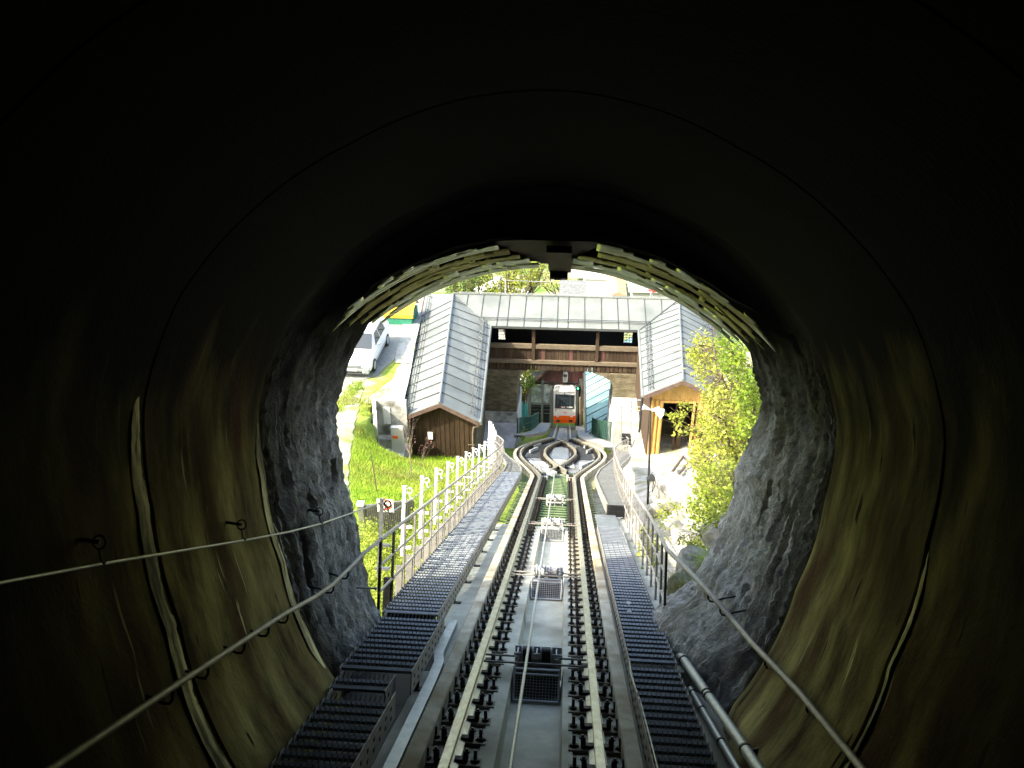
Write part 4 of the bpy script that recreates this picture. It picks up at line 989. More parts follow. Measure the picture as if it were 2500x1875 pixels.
for (x0, x1, lab, mat_) in ((-4.7,-2.5,'left concrete abutment block in shade under the gatehouse pier',mt_concw),(2.66,4.85,'right concrete abutment block in full sun under the gatehouse pier',mt_concw)):
    zt_ = -18.25 if x0 < 0 else -17.75
    ab = thing('abutment', ((x0+x1)/2,37.6,-20.5), lab, 'abutment', 'abutments of the gatehouse')
    mb = MB(); yf = 36.9 if x0 < 0 else 37.4; zq = PY(1200,1112,yf).z if x0 < 0 else -17.75
    mb.prism([(x0,yf,-22.5),(x0,yf,zq),(x0,40.13,PY(1200,1030,40.13).z if x0 < 0 else -17.8),(x0,40.14,ZPB-.005),(x0,43.4,ZPB-.01),(x0,43.4,-24.5),(x0,40,-23.5)], (x1-x0,0,0))
    if x0 < 0: pl = MB(); pl.wb(x0+.05,x1-.03,40.08,40.14,PY(1200,1031,40.08).z,ZPB+.02); obj('plinth', pl, mt_conc_dirty, ab)
    obj('block', mb, mat_, ab)
    mb = MB(); xj = x0 + (x1-x0)*.72; mb.wb(xj-.012, xj+.012, yf-.01, yf-.001, -21.5, zq-.01); obj('joint', mb, mt_seam, ab)

# ================================================================== STATION below
YS = 56.0
P = lambda px, py, Y=YS: PY(px, py, Y)
st = thing('station_building', (0,YS,P(1384,1040).z), 'lower station shed with reddish board gable, grey posts and glazed side bay', 'station')
zl0 = P(1384,934).z
mb = MB(); xa, xb = P(1303,934).x, P(1424,934).x; zap = P(1384,876).z
board_wall(mb, xa, xb, YS, zl0, lambda x: min(zap, lerp(P(1297,927).z, P(1345,890).z, (x-P(1297,927).x)/(P(1345,890).x-P(1297,927).x))), .21, .02, batten=True); obj('gable_wall', mb, mt_woodr, st)
a, b = P(1293,931), P(1350,884)
mb = MB(); slope_quad(mb, [a+Vector((0,-.5,0)), b+Vector((0,-.5,0)), b+Vector((0,10,0)), a+Vector((0,10,0))], .14)
c = P(1440,884); mb.prism([b+Vector((0,-.5,0)), c+Vector((0,-.5,0)), c+Vector((0,10,0)), b+Vector((0,10,0))], (0,0,-.14)); obj('roof', mb, mt_dark, st)
mb = MB(); mb.prism([a+Vector((0,-.53,.02)), b+Vector((0,-.53,.02)), b+Vector((0,-.53,-.2)), a+Vector((0,-.53,-.2))], (0,.03,0)); obj('bargeboard', mb, mt_woodg, st)
def pbox(x0, x1, y0, y1, dep, Y=YS):
    p, q = P(x0,y0,Y), P(x1,y1,Y); mb = MB(); mb.wb(p.x, q.x, Y-dep/2, Y+dep/2, q.z, p.z); return mb
obj('lintel', pbox(1303,1412,934.3,939,.34), mt_woodg, st)
mt_grey = M('grey_post_paint', (.15,.165,.155), (.19,.205,.195), scale=6, rough=.6)
for (x0, x1, y0, y1) in ((1289.5,1296,938,1046),(1322,1326,925,1028),(1343.5,1350,939.2,1043),(1407,1414,939.2,1044),(1414.4,1420,925,1040)):
    obj('post', pbox(x0,x1,y0,y1,.3), mt_grey, st)
obj('corner_trim', pbox(1422.5,1424.2,908,1035,.36), mt_beam, st)
for (x0, x1) in ((1296.2,1321.8),(1326.2,1343.3)):
    obj('window_pane', pbox(x0,x1,941,983,.04,YS+.05), mt_glassl, st); f = MB()
    obj('window_sill', pbox(x0,x1,983.2,987.5,.2), mt_grey, st); obj('louvre_panel', pbox(x0,x1,987.7,1034,.05,YS+.06), mt_dark, st)
    for py in (991,1000,1008.5): obj('louvre_bar', pbox(x0+1,x1-1,py,py+1.0,.06,YS-.02), mt_grey, st)
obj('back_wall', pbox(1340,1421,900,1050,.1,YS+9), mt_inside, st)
mb = pbox(1374.5,1386,908,932,.25,YS-.18); fl = obj('floodlight', mb, mt_galv, st, bevel=.03); obj('lens', pbox(1375.5,1384,915,920,.04,YS-.33), mt_dark, fl)
sg_ = thing('signal_lamp', P(1411,949,YS-.2), 'small round green signal light on the grey post right of the red funicular car', 'signal')
obj('housing', pbox(1407.5,1414.5,945.5,953,.14,YS-.26), mt_black, sg_); mb = MB(); c = P(1411,949,YS-.36); mb.tube([c, c+Vector((0,.03,0))], .055, 14); obj('lens', mb, mt_signal, sg_)
mb = MB(); a, b = P(1416,970,YS-1.2), P(1416,1036,YS-1.2); mb.tube([a, b], .07, 10); mb.tube([a+Vector((0,0,-1.1)), a+Vector((.3,0,-1.1))], .03, 6)
tag(obj('pale_pipe', mb, mt_beam, smooth=60), 'thick cream vertical pipe between the funicular car and the teal roof', 'pipe')

# funicular car
YC = W(0,62.3,0).y
fc = thing('funicular_car', W(0,62.3,0), 'white funicular car with orange skirt standing in the lower station', 'funicular car')
Q = lambda px, py, Y=YC: PY(px, py, Y)
def cprof(L):
    return [Q(x, y) for x, y in L]
back = Vector((0, 7.0*CT, -7.0*ST*0.0))
mb = MB(); mb.prism(cprof([(1351.5,1015),(1351.5,952),(1353,947.5),(1358,945),(1398,944.5),(1403,947),(1405,952),(1405,1015)]), back); obj('body', mb, mt_white, fc)
mb = MB(); mb.prism(cprof([(1351.3,1030),(1351.3,1015.1),(1405.2,1015.1),(1405.2,1030),(1402,1033),(1354.5,1033)]), back); obj('skirt', mb, mt_orange, fc)
mb = MB(); mb.prism([p+Vector((0,.3,0)) for p in cprof([(1354,1036.5),(1354,1033.1),(1402.5,1033.1),(1402.5,1036.5)])], back*.9); obj('bogie', mb, mt_dark, fc)
def cbox(x0, x1, y0, y1, d, mat, name, par=None, off=-.01, bev=0):
    p, q = Q(x0,y0), Q(x1,y1); mb = MB(); mb.wb(p.x, q.x, YC+off-d, YC+off, q.z, p.z); return obj(name, mb, mat, par or fc, bevel=bev)
fw = cbox(1355,1402,961.5,998.5,.02,mt_carg,'windscreen_frame'); cbox(1356.5,1400.5,963,997,.02,mt_glass,'windscreen',None,-.032)
cbox(1353.5,1403,956,958.2,.03,mt_grey,'sign_strip'); cbox(1377,1379,959.5,962,.05,mt_black,'wiper')
for (x0, y0) in ((1358,1016.2),(1392,1016.2)): cbox(x0,x0+7,y0,y0+2.2,.03,mt_white,'headlight')
for (x0, y0) in ((1357.5,1024.5),(1388.5,1024.5)):
    h = cbox(x0,x0+9.5,y0,y0+4.5,.03,mt_beam,'headlight'); cbox(x0+1.4,x0+8.1,y0+1,y0+3.6,.012,mt_dark,'lens',h,-.042)
for (x0, w) in ((1366,3),(1371,9),(1383,15)): cbox(x0,x0+w,992,994.6,.006,mt_red if w == 3 else mt_white,'dashboard_item',None,-.055)
cbox(1356,1358,999.5,1003,.01,mt_red,'emblem')
def text_mb(body, size, pos, mat, par, name='lettering', rot=(rad(90),0,0), ext=.004):
    cu = bpy.data.curves.new(name, 'FONT'); cu.body = body; cu.size = size; cu.extrude = ext; cu.align_x = 'CENTER'; cu.align_y = 'CENTER'
    tmp = bpy.data.objects.new(name, cu); COL.objects.link(tmp); dg = bpy.context.evaluated_depsgraph_get(); dg.update()
    me = bpy.data.meshes.new_from_object(tmp.evaluated_get(dg)); bpy.data.objects.remove(tmp); me.materials.clear(); me.materials.append(mat)
    me.transform(Matrix.Translation(Vector(pos)) @ Matrix.Rotation(rot[2],4,'Z') @ Matrix.Rotation(rot[0],4,'X'))
    o = bpy.data.objects.new(name, me); COL.objects.link(o)
    if par: me.transform(Matrix.Translation(-WLOC[par.name])); o.parent = par
    return o
p = Q(1379.5,1007); text_mb('SIB', .2, (p.x, YC-.016, p.z), mt_orange, fc)

# lower line walkway decks and green fences
dlow = [(-2.45,-1.85,41.2),(-2.3,-1.6,42.2),(-2.0,-1.3,43.8),(-1.75,-1.0,46),(-1.7,-.95,50),(-1.7,-.95,61)]
w_ = deck('blue grey deck left of the lower track, curving up to the station', dlow, .25, mat=mt_bluedeck, slat=.6)
drow = [(2.0,2.5,37.5),(1.7,2.6,40),(1.15,2.3,43),(.98,1.75,46),(.95,1.6,50),(.95,1.6,62)]
deck('blue grey deck right of the lower track beside the teal roof', drow, .05, mat=mt_bluedeck, slat=.6)
def fence(label, pts, h, mat, gap=.14, base=None, name='bar_fence', top=True, mid=False):
    f = thing(name, pts[0], label, 'fence', 'bar fences below the gatehouse'); L = []
    for a, b in zip(pts, pts[1:]):
        n = max(1, int((b-a).length/gap)); L += [a.lerp(b, i/n) for i in range(n)]
    L.append(pts[-1]); up = Vector((0,0,h)); mb = MB()
    for p in L: mb.tube([p, p+up], .014, 5)
    obj('bars', mb, mat, f); mb = MB(); mb.tube([p+up for p in pts], .022, 6); mb.tube([p+up*.12 for p in pts], .016, 6)
    if mid: mb.tube([p+up*.55 for p in pts], .016, 6)
    obj('rails', mb, mat, f)
    for p in pts: mb = MB(); mb.tube([p-Vector((0,0,.3)), p+up*1.03], .03, 6); obj('post', mb, mat, f)
    return f
fence('dark green bar fence left of the lower track, curving along the blue deck', [W(-2.42,43.3,.2),W(-2.3,44,.22),W(-2.05,45,.25),W(-1.85,47,.25),W(-1.8,52,.25),W(-1.8,58,.25)], .95, mt_greenrail, .16, mid=True)
fence('dark green bar fence right of the lower track, in front of bright grass', [W(1.85,51,.0),W(2.0,47,.0),W(2.35,44.5,0),W(2.62,43.4,.0)], 1.15, mt_greenrail, .15)
mb = MB(); a, b = P(1426,1010,50), P(1426,1085,46)
# teal building
tb_ = thing('outbuilding', (3,48,-25), 'building with a pale teal metal roof right of the lower track', 'building')
E0, E1 = Vector((1.50,45.0,-23.15)), Vector((1.45,57,-23.4)); Rg0, Rg1 = Vector((6.2,49.0,-20.2)), Vector((6.2,57,-20.4)); H0 = Vector((8.5,44.2,-23.2))
mb = MB(); n1 = slope_quad(mb, [E0, E1, Rg1, Rg0]); n2 = slope_quad(mb, [H0, E0, Rg0], .1); q = MB()
for i in range(1, 24):
    y = 45.0 + i*.55; a = E0.lerp(E1, i*.55/12); b = Vector((6.2, y, -20.2))
    if y < 49: b = E0.lerp(Rg0, (y-45)/4)
    if i % 2: seam_line(q, a, b, n1, .04, .035)
for i in range(1, 12): a = E0.lerp(H0, i/12); i % 2 and seam_line(q, a, a.lerp(Rg0, .97 if i < 8 else .5), n2, .04, .035)
seam_line(q, E0, Rg0, n1, .06, .05)
o = obj2('roof', mb, mt_teal, q, mt_seam, tb_)
sk = MB(); a = E0.lerp(E1,.62).lerp(Rg1,.30); sk.box(a+n1*.02, Vector((.55,0,.34)), Vector((0,.9,0)), n1*.18); obj('skylight', sk, mt_teal, o)
mb = MB(); mb.wb(1.75,8,45.6,57,-30,-23.35); obj('wall', mb, mt_housew, tb_)
mb = MB(); mb.tube([E0, E1], .08, 8); obj('gutter', mb, mt_seam, tb_, smooth=60)
mb = MB(); mb.tube([(1.62,44.95,-23.2),(1.62,44.95,-25)], .05, 8); obj('downpipe', mb, mt_galv, tb_, smooth=60)
# closed teal parasols
def parasol(base, h, r, label, grp):
    p = thing('closed_parasol', base, label, 'parasol', grp); b = Vector(base)
    mb = MB(); mb.tube([b, b+Vector((0,0,h))], .03, 8); obj('pole', mb, mt_galv, p, smooth=60)
    mb = MB(); k = 12; vs = []; lv = [(.18,1.0),(.35,.85),(.6,.6),(.85,.38),(1.0,.06)]
    for (u, s) in lv:
        for i in range(k): a = 2*math.pi*i/k; rr = r*s*(1 if i % 2 else .62); vs.append(b+Vector((math.cos(a)*rr, math.sin(a)*rr, h*u)))
    mb.add(vs, [(j*k+i, j*k+(i+1)%k, (j+1)*k+(i+1)%k, (j+1)*k+i) for j in range(len(lv)-1) for i in range(k)] + [tuple(range(4*k, 5*k))]); obj('canopy', mb, mt_tealc, p); return p
for i, (px, py, Y, lab) in enumerate(((1268,1052,47,'closed teal parasol at the foot of the left pier, leftmost'),(1276,1050,48.5,'closed teal parasol left of the lower track, second from the pier'),(1283,1047,49.5,'closed teal parasol left of the lower track, nearest the station posts'),(1262,1020,50,'tall closed teal parasol half behind the left pier'))):
    b = PY(px, py, Y); parasol(tuple(b), 2.2 if i < 3 else 2.8, .27, lab, 'closed teal parasols left of the track')
b = PY(1494,1085,42.2); parasol(tuple(b), 2.1, .26, 'closed teal parasol right of the track beside the sunlit abutment', 'closed teal parasol on the right')
mb = MB(); bp = PY(1269,1003,49.2)
vs = []; k = 14
for j in range(8):
    for i in range(k): a = 2*math.pi*i/k; b_ = math.pi*j/7; vs.append(bp+Vector((.17*math.sin(b_)*math.cos(a), .17*math.sin(b_)*math.sin(a), .17*math.cos(b_))))
mb.add(vs, [(j*k+i, j*k+(i+1)%k, (j+1)*k+(i+1)%k, (j+1)*k+i) for j in range(7) for i in range(k)])
gl = thing('globe_lamp', bp+Vector((0,0,-2)), 'white globe lamp among the teal parasols', 'lamp'); obj('globe', mb, mt_white, gl, smooth=60); q = MB(); q.tube([bp+Vector((0,0,-2.3)), bp+Vector((0,0,-.15))], .03, 6); obj('pole', q, mt_dark, gl)

# ================================================================== RIGHT SIDE
# steel stair frame beside the right abutment
YF = 35.8
Fp = lambda px, py, Y=YF: PY(px, py, Y)
sf = thing('steel_stair', Fp(1535,1105), 'steel stair tower of thin tubes in front of the white abutment', 'stair')
def bar(name, L, r, mat=mt_galv, Y=YF):
    mb = MB()
    for (a, b) in L: mb.tube([Fp(*a, Y), Fp(*b, Y)], r, 6)
    return obj(name, mb, mat, sf, smooth=60)
bar('post', [((1517,992),(1517,1086)),((1541,977),(1540,1120)),((1584,992),(1583,1120)),((1513,1058),(1512,1074))], .035)
bar('rail', [((1516,993),(1586,994)),((1520,1001),(1584,1003)),((1543,977),(1566,977)),((1541,1043.5),(1584,1045)),((1541,1085),(1584,1084)),((1519,1069),(1540,1069)),((1520,1078),(1540,1078))], .028)
bar('bars', [((1525,1002),(1524,1040)),((1533,1002),(1532,1040)),((1547,1030),(1547,1037)),((1555,1031),(1555,1038)),((1563,1031),(1563,1038)),((1546,994),(1546,1003)),((1572,995),(1572,1003))], .014)
bar('brace', [((1526,1094),(1538,1112)),((1524,1090),(1524,1118)),((1532,1090),(1531,1118))], .022)
mb = MB()
for i in range(3):
    a, b = Fp(1519,1060+i*9.5), Fp(1540,1066+i*9.5); mb.wb(a.x, b.x, YF-.1, YF+.25, b.z, b.z+.04)
    for k in range(9): x = a.x+(b.x-a.x)*k/8; mb.wb(x-.006, x+.006, YF-.09, YF-.07, b.z+.04, a.z+.04)
obj('step', mb, mt_dark, sf)
a, b = Fp(1542,1046,36.4), Fp(1584,1084,36.4)
mb = MB(); mb.wb(a.x, b.x, 36.4, 36.46, b.z, a.z); tag(obj('board_panel', mb, mt_white), 'white panel hung in the steel stair tower', 'panel')
a, b = Fp(1549,1014,37.0), Fp(1584,1040,37.0)
mb = MB(); mb.wb(a.x, b.x, 37.0, 37.4, b.z, a.z); tag(obj('white_cabinet', mb, mt_white, bevel=.03), 'white cabinet behind the top of the stair tower', 'cabinet')
# lamp post with two floodlights
lb = PT(1583,1220,22.3); lt = PT(1588,1003,22.3+.5)
lp = thing('lamp_post', lb, 'thin black lamp post with white floodlights and a dark lantern near its foot', 'lamp post')
mb = MB(); mb.tube([lb-Vector((0,0,.3)), lb.lerp(lt,.5), lt], .032, 8); obj('pole', mb, mt_black, lp, smooth=60)
def fl_(c, d, name='floodlight'):
    mb = MB(); c = Vector(c); mb.tube([c, c+Vector(d)*.4, c+Vector(d)], [.03,.05,.085], 10); return obj(name, mb, mt_white, lp, smooth=50)
fl_(lt+Vector((.03,0,.02)), (.22,-.02,.05)); fl_(lt+Vector((.16,-.03,-.02)), (.17,-.08,-.10)); fl_(lt+Vector((.14,0,.02)), (.22,-.1,.02)); fl_(lt+Vector((-.03,0,.05)), (-.18,0,.06))
mb = MB(); mb.tube([lt+Vector((-.2,0,.06)), lt+Vector((.35,0,.0))], .02, 6); obj('crossbar', mb, mt_white, lp)
q = PT(1590,1170,22.2); mb = MB(); k = 4
lv = [(.05,.10),(.16,.0),(.02,-.02)]
tops = [q+Vector((.16*math.cos(a),.16*math.sin(a),0)) for a in (0.8,2.37,3.94,5.5)]; mb.add(tops+[q+Vector((0,0,.2))], [(0,1,4),(1,2,4),(2,3,4),(3,0,4),(3,2,1,0)])
lo = obj('lantern_cap', mb, mt_dark, lp); mb = MB()
for tpt in tops: mb.tube([tpt+Vector((0,0,-.0)), q+Vector((0,0,-.42))+(tpt-q)*.45], .011, 5)
mb.tube([q+Vector((-.1,-.1,-.42)), q+Vector((.1,.1,-.42))], .012, 5); obj('lantern_frame', mb, mt_black, lp)
# timber stump and logs on the pale slope
c = PG(1618,1196); mb = MB(); mb.tube([c-Vector((0,0,.2)), c+Vector((0,0,.55))], .07, 8); tag(obj('timber_post', mb, mt_woody, smooth=50), 'short brown timber post on the pale slope', 'post')
for i, (pa, pb) in enumerate((((1625,1178),(1668,1118)),((1632,1188),(1690,1125)))):
    a, b = PG(*pa), PG(*pb); mb = MB(); mb.tube([a+Vector((0,0,.06)), b+Vector((0,0,.06))], .055, 7); tag(obj('log', mb, mt_bark, smooth=50), ('left' if i == 0 else 'right')+' half-buried log edging a step of the pale slope', 'log', 'logs edging the slope')
# boulders
def boulder(c, r, seed, label, sq=(1,1,1), mat=None):
    import bmesh
    bm = bmesh.new(); bmesh.ops.create_icosphere(bm, subdivisions=4, radius=1.0); r_ = random.Random(seed*13+1); pl = []
    for _ in range(17):
        d = Vector((r_.gauss(0,1), r_.gauss(0,1), r_.gauss(0,1))).normalized(); pl.append((d, r_.uniform(.55,.9)))
    for v in bm.verts:
        p = v.co.copy(); p *= 1 + .22*mnoise.noise(p*1.3+Vector((seed*3.1,0,0)))
        for d, o in pl:
            e = p.dot(d)-o
            if e > 0: p -= d*e*.93
        p *= 1 + .05*mnoise.noise(p*5+Vector((0,seed,0))) + .03*mnoise.noise(p*13+Vector((0,seed,0)))
        v.co = Vector((p.x*sq[0], p.y*sq[1], p.z*sq[2]))*r
    me = bpy.data.meshes.new('boulder'); bm.to_mesh(me); bm.free(); me.materials.append(mat or mt_lime); autosmooth(me, 28)
    o = bpy.data.objects.new('boulder', me); COL.objects.link(o); o.location = c; o.rotation_euler = (seed*.13, seed*.11, seed*1.9)
    tag(o, label, 'boulder', 'pale rocks on the right bank'); return o
rk = random.Random(5)
for i, (px, py, t, r, lab) in enumerate(((1800,1215,11.4,.48,'grey boulder jutting out level with the right tunnel edge, tuft of grass on it'),(1788,1290,10.6,.34,'pale grey rock below the jutting boulder'),(1700,1395,10.0,.24,'rock under the dry grass right of the second railing post'),(1690,1325,12.5,.34,'sunlit white rock right of the railing handrail'),(1730,1250,14.5,.45,'sunlit white rock under the bush'),(1655,1215,17.5,.5,'broad white rock left of the bush foot'),(1640,1300,14,.3,'small white rock close to the right railing'),(1612,1255,17,.4,'white rock beside the right railing below the lantern'),(1700,1170,19,.5,'white rock slab half covered by the bush'),(1668,1440,9.2,.16,'small rock at the foot of the first railing posts'),(1745,1335,11.5,.25,'white block of rock above the tunnel handrail'))):
    p = PT(px, py, t) if t < 11 else PG(px, py); boulder(p + Vector((0,0,-.1*r if t < 11 else -.15*r)), r*1.25, i+1, lab, (1.35,1.1,.7), mt_greyrock if i in (0,1,2,9) else mt_lime)

# ================================================================== LEFT SIDE
# car
def car():
    base = Vector((-9.665, 33.44, g(-9.0, 34.2)+.03)); yaw = rad(-1)
    c = thing('parked_car', base, 'white estate car with grey bumper parked on the grey gravel', 'car')
    c.rotation_euler = (rad(3.5), 0, yaw); c.scale = (1.0, 1.0, 1.0)
    L, Wd = 4.3, 1.72; hw = Wd/2
    # local: front at y=0 facing -y
    st_ = [(0.0,.42,.60,.70),(.10,.30,.68,.80),(.35,.24,.74,.84),(.95,.24,.86,.86),(1.15,.24,.90,.86),(1.30,.24,.93,.86),(3.6,.24,.95,.86),(4.1,.28,.92,.84),(4.3,.42,.80,.76)]
    mb = MB(); vs = []
    for (y, z0, z1, w) in st_:
        vs += [(-w*.94,y,z0),(-w,y,z0+.14),(-w,y,(z0+z1)/2),(-w*.97,y,z1-.05),(-w*.86,y,z1),(0,y,z1+.035),(w*.86,y,z1),(w*.97,y,z1-.05),(w,y,(z0+z1)/2),(w,y,z0+.14),(w*.94,y,z0)]
    k = 11; n = len(st_)
    mb.add(vs, [(j*k+i, j*k+(i+1)%k, (j+1)*k+(i+1)%k, (j+1)*k+i) for j in range(n-1) for i in range(k)] + [tuple(range(k)), tuple((n-1)*k+i for i in range(k-1,-1,-1))])
    obj('body', mb, mt_car, c, smooth=45, local=True)
    cb = [(1.12,.90,.76),(1.95,1.42,.60),(2.4,1.47,.61),(3.5,1.45,.60),(4.0,1.30,.60),(4.2,.94,.72)]; mb = MB(); vs = []
    for (y, z, w) in cb: vs += [(-.80,y,.88),(-w,y,z-.04),(-w*.8,y,z),(0,y,z+.02),(w*.8,y,z),(w,y,z-.04),(.80,y,.88)]
    k = 7; n = len(cb); mb.add(vs, [(j*k+i, j*k+i+1, (j+1)*k+i+1, (j+1)*k+i) for j in range(n-1) for i in range(k-1)] + [tuple(range(k)), tuple((n-1)*k+i for i in range(k-1,-1,-1))])
    obj('cabin', mb, mt_car, c, smooth=40, local=True)
    mb = MB(); mb.add([(-.68,1.16,.935),(.68,1.16,.935),(.56,1.88,1.40),(-.56,1.88,1.40)], [(0,1,2,3)]); mb.v = [(x,y-.02,z+.012) for x,y,z in mb.v]; obj('windscreen', mb, mt_glass, c, local=True)
    for s in (-1,1):
        for (y0,y1,t0,t1) in ((1.55,2.42,2.0,2.42),(2.5,3.4,2.5,3.35)):
            mb = MB(); pz = lambda z: lerp(.80,.61,(z-.88)/.55)+.012
            mb.add([(s*pz(.95),y0,.95),(s*pz(.95),y1,.95),(s*pz(1.36),t1,1.36),(s*pz(1.36),t0,1.36)], [(0,1,2,3)]); obj('side_window', mb, mt_glass, c, local=True)
        mb = MB(); mb.box((s*.84 if s > 0 else -1.0, 1.62,.92),(.16,0,0),(0,.12,0),(0,0,.12)); obj('mirror', mb, mt_carg, c, local=True, bevel=.03)
        mb = MB(); mb.add([(s*.46,-.02,.58),(s*.78,.10,.58),(s*.77,.22,.74),(s*.46,.06,.72)], [(0,1,2,3)]); mb.v = [(x,y-.03,z) for x,y,z in mb.v]; obj('headlight', mb, mt_glassl, c, local=True)
        mb = MB(); mb.box((s*.865-.004,.95,.42),(.008,0,0),(0,2.4,0),(0,0,.05)); obj('side_strip', mb, mt_carg, c, local=True)
        mb = MB(); mb.tube([(s*.55,-.06,.36),(s*.55,-.05,.36)], .05, 10); obj('fog_lamp', mb, mt_white, c, local=True)
        for y in (.80,3.42):
            mb = MB(); mb.tube([(s*.72,y,.30),(s*.875,y,.30)], .305, 22); w = obj('wheel', mb, mt_tyre, c, smooth=40, local=True)
            mb = MB(); mb.tube([(s*.874,y,.30),(s*.885,y,.30)], .20, 18); obj('rim', mb, mt_galv, w, local=True)
    mb = MB(); mb.prism([(-.80,-.03,.24),(.80,-.03,.24),(.82,-.03,.50),(-.82,-.03,.50)], (0,.14,0)); obj('bumper', mb, mt_carg, c, local=True, bevel=.03)
    mb = MB(); 
    for z in (.57,.615,.66): mb.box((-.42,-.045,z),(.84,0,0),(0,.05,0),(0,0,.018))
    mb.box((-.44,-.02,.55),(.88,0,0),(0,.03,0),(0,0,.14)); obj('grille', mb, mt_carg, c, local=True)
    mb = MB(); mb.box((-.6,-.04,.29),(1.2,0,0),(0,.03,0),(0,0,.09)); obj('air_intake', mb, mt_dark, c, local=True)
    mb = MB(); mb.box((-.26,-.055,.40),(.52,0,0),(0,.02,0),(0,0,.11)); obj('number_plate', mb, mt_plate, c, local=True)
    return c
car()
# green container with orange tarp
zg = g(-9.0, 41)
bx = thing('covered_trailer', (-8.9,40.6,zg), 'green trailer box under a bright orange tarpaulin behind the car park', 'trailer')
mb = MB(); mb.wb(-9.6,-8.12,39.9,41.6,zg,zg+.6); obj('box', mb, mt_greenbox, bx, bevel=.03)
mb = MB()
mb.grid(lambda u, v: (lerp(-9.67,-8.05,u), lerp(39.84,41.7,v), zg+.64+.45*math.sin(math.pi*v)**.7*(.85+.15*math.sin(u*7))+.05*mnoise.noise((u*5,v*5,0))), 14, 14); obj('tarpaulin', mb, mt_orangetarp, bx, smooth=60)
mb = MB(); mb.wb(-9.67,-8.05,39.845,39.87,zg+.48,zg+.65); obj('tarp_edge', mb, mt_orangetarp, bx)
# sunken yard left of the gable
yd = thing('sunken_yard', (-7.1,29,-15.2), 'small sunken concrete yard with stained walls left of the brown gable', 'yard')
A_, B_ = PG(914,1000), None
x0, x1, y0, y1 = -7.82, -6.5, 28.1, 30.15; zt = g(-8.3,29.4)+.1; zf = -15.25
mb = MB(); mb.prism([(x0,y1+.16,zf-1),(x0-.16,y1+.16,zf-1),(x0+.42,y0,zf-1),(x0+.58,y0,zf-1)], (0,0,zt-zf+1)); mb.wb(x0+.002,x1+.0,y1,y1+.158,zf-1,zt-.003); obj('wall', mb, mt_conc_dirty, yd)
mb = MB(); mb.prism([(x0+.01,y1,zf),(x1,y1,zf),(x1,y0,zf),(x0+.57,y0,zf)], (0,0,-.6)); obj('floor', mb, mt_conc_dirty, yd)
mb = MB(); mb.wb(x0+.32,x0+.62,y1-.03,y1-.001,zf+.9,zf+1.7); obj('panel', mb, mt_white, yd)
mb = MB(); mb.wb(x0+.1,x0+.75,y1-.5,y1-.1,zf+.001,zf+.42); obj('bench', mb, mt_conc, yd)
mb = MB(); mb.wb(x0+.8,x1-.02,y0+1.2,y0+1.4,zf+.001,zf+1.2); w = obj('white_wall', mb, mt_housew, yd)
mb = MB(); mb.wb(x0+.86,x0+1.08,y0+1.18,y0+1.199,zf+.7,zf+.82); sgn = obj('sign', mb, mt_orange, yd)
# small picket fence with the warning sign
pts = [PT(888,1300,19.5), PT(1000,1290,20.5), PT(1090,1265,22)]
gy = lambda p: Vector((p.x, p.y, g(p.x,p.y)))
a, b = PT(886,1290,17.0), PT(1010,1262,18.5)
pf = thing('picket_fence', gy(a), 'weathered grey picket fence in the weeds behind the left railing', 'fence')
mb = MB(); n = 26
for i in range(n+1):
    p = a.lerp(b, i/n); top = PT(lerp(892,1012,i/n), lerp(1216,1205,i/n), lerp(17,18.5,i/n)); q = Vector((p.x,p.y,g(p.x,p.y)-.1)); mb.box(q+Vector((-.03,0,0)), (.06,0,0), (0,.02,0), (0,0,max(.3, top.z-q.z)))
obj('pickets', mb, mt_post, pf)
mb = MB(); p = a; top = PT(886,1212,17); mb.wb(p.x-.06,p.x+.06,p.y-.05,p.y+.05,g(p.x,p.y)-.2,top.z); obj('post', mb, mt_post, pf); q = MB(); q.wb(p.x-.075,p.x+.075,p.y-.065,p.y+.065,top.z+.001,top.z+.06); obj('post_cap', q, mt_wpost, pf)
s0, s1 = PT(919,1219,16.7), PT(958,1262,16.7)
ws = thing('warning_sign', (s0.x/2+s1.x/2, s0.y, s1.z), 'white prohibition sign with a red ring on the picket fence', 'sign')
mb = MB(); mb.box((s0.x, s0.y, s1.z), (s1.x-s0.x,0,0), (0,.012,0), (0,0,s0.z-s1.z)); obj('plate', mb, mt_white, ws)
cx_, cz_ = (s0.x+s1.x)/2, lerp(s1.z, s0.z, .62); R_ = (s1.x-s0.x)*.34
mb = MB(); mb.tube([(cx_+R_*math.cos(t), s0.y-.006, cz_+R_*math.sin(t)) for t in [2*math.pi*i/24 for i in range(25)]], .011, 5); mb.tube([(cx_-R_*.7, s0.y-.006, cz_+R_*.7),(cx_+R_*.7, s0.y-.006, cz_-R_*.7)], .009, 5); obj('red_ring', mb, mt_red, ws)
mb = MB(); mb.tube([(cx_+.0, s0.y-.004, cz_-R_*.1),(cx_+.01, s0.y-.004, cz_-R_*.75)], .012, 5); mb.tube([(cx_-.02, s0.y-.004, cz_+R_*.1),(cx_+.03, s0.y-.004, cz_-.01)], .016, 5); mb.tube([(cx_+.0,s0.y-.004,cz_-R_*.75),(cx_-.02,s0.y-.004,cz_-R_*.98)], .008, 5); obj('pictogram', mb, mt_black, ws)
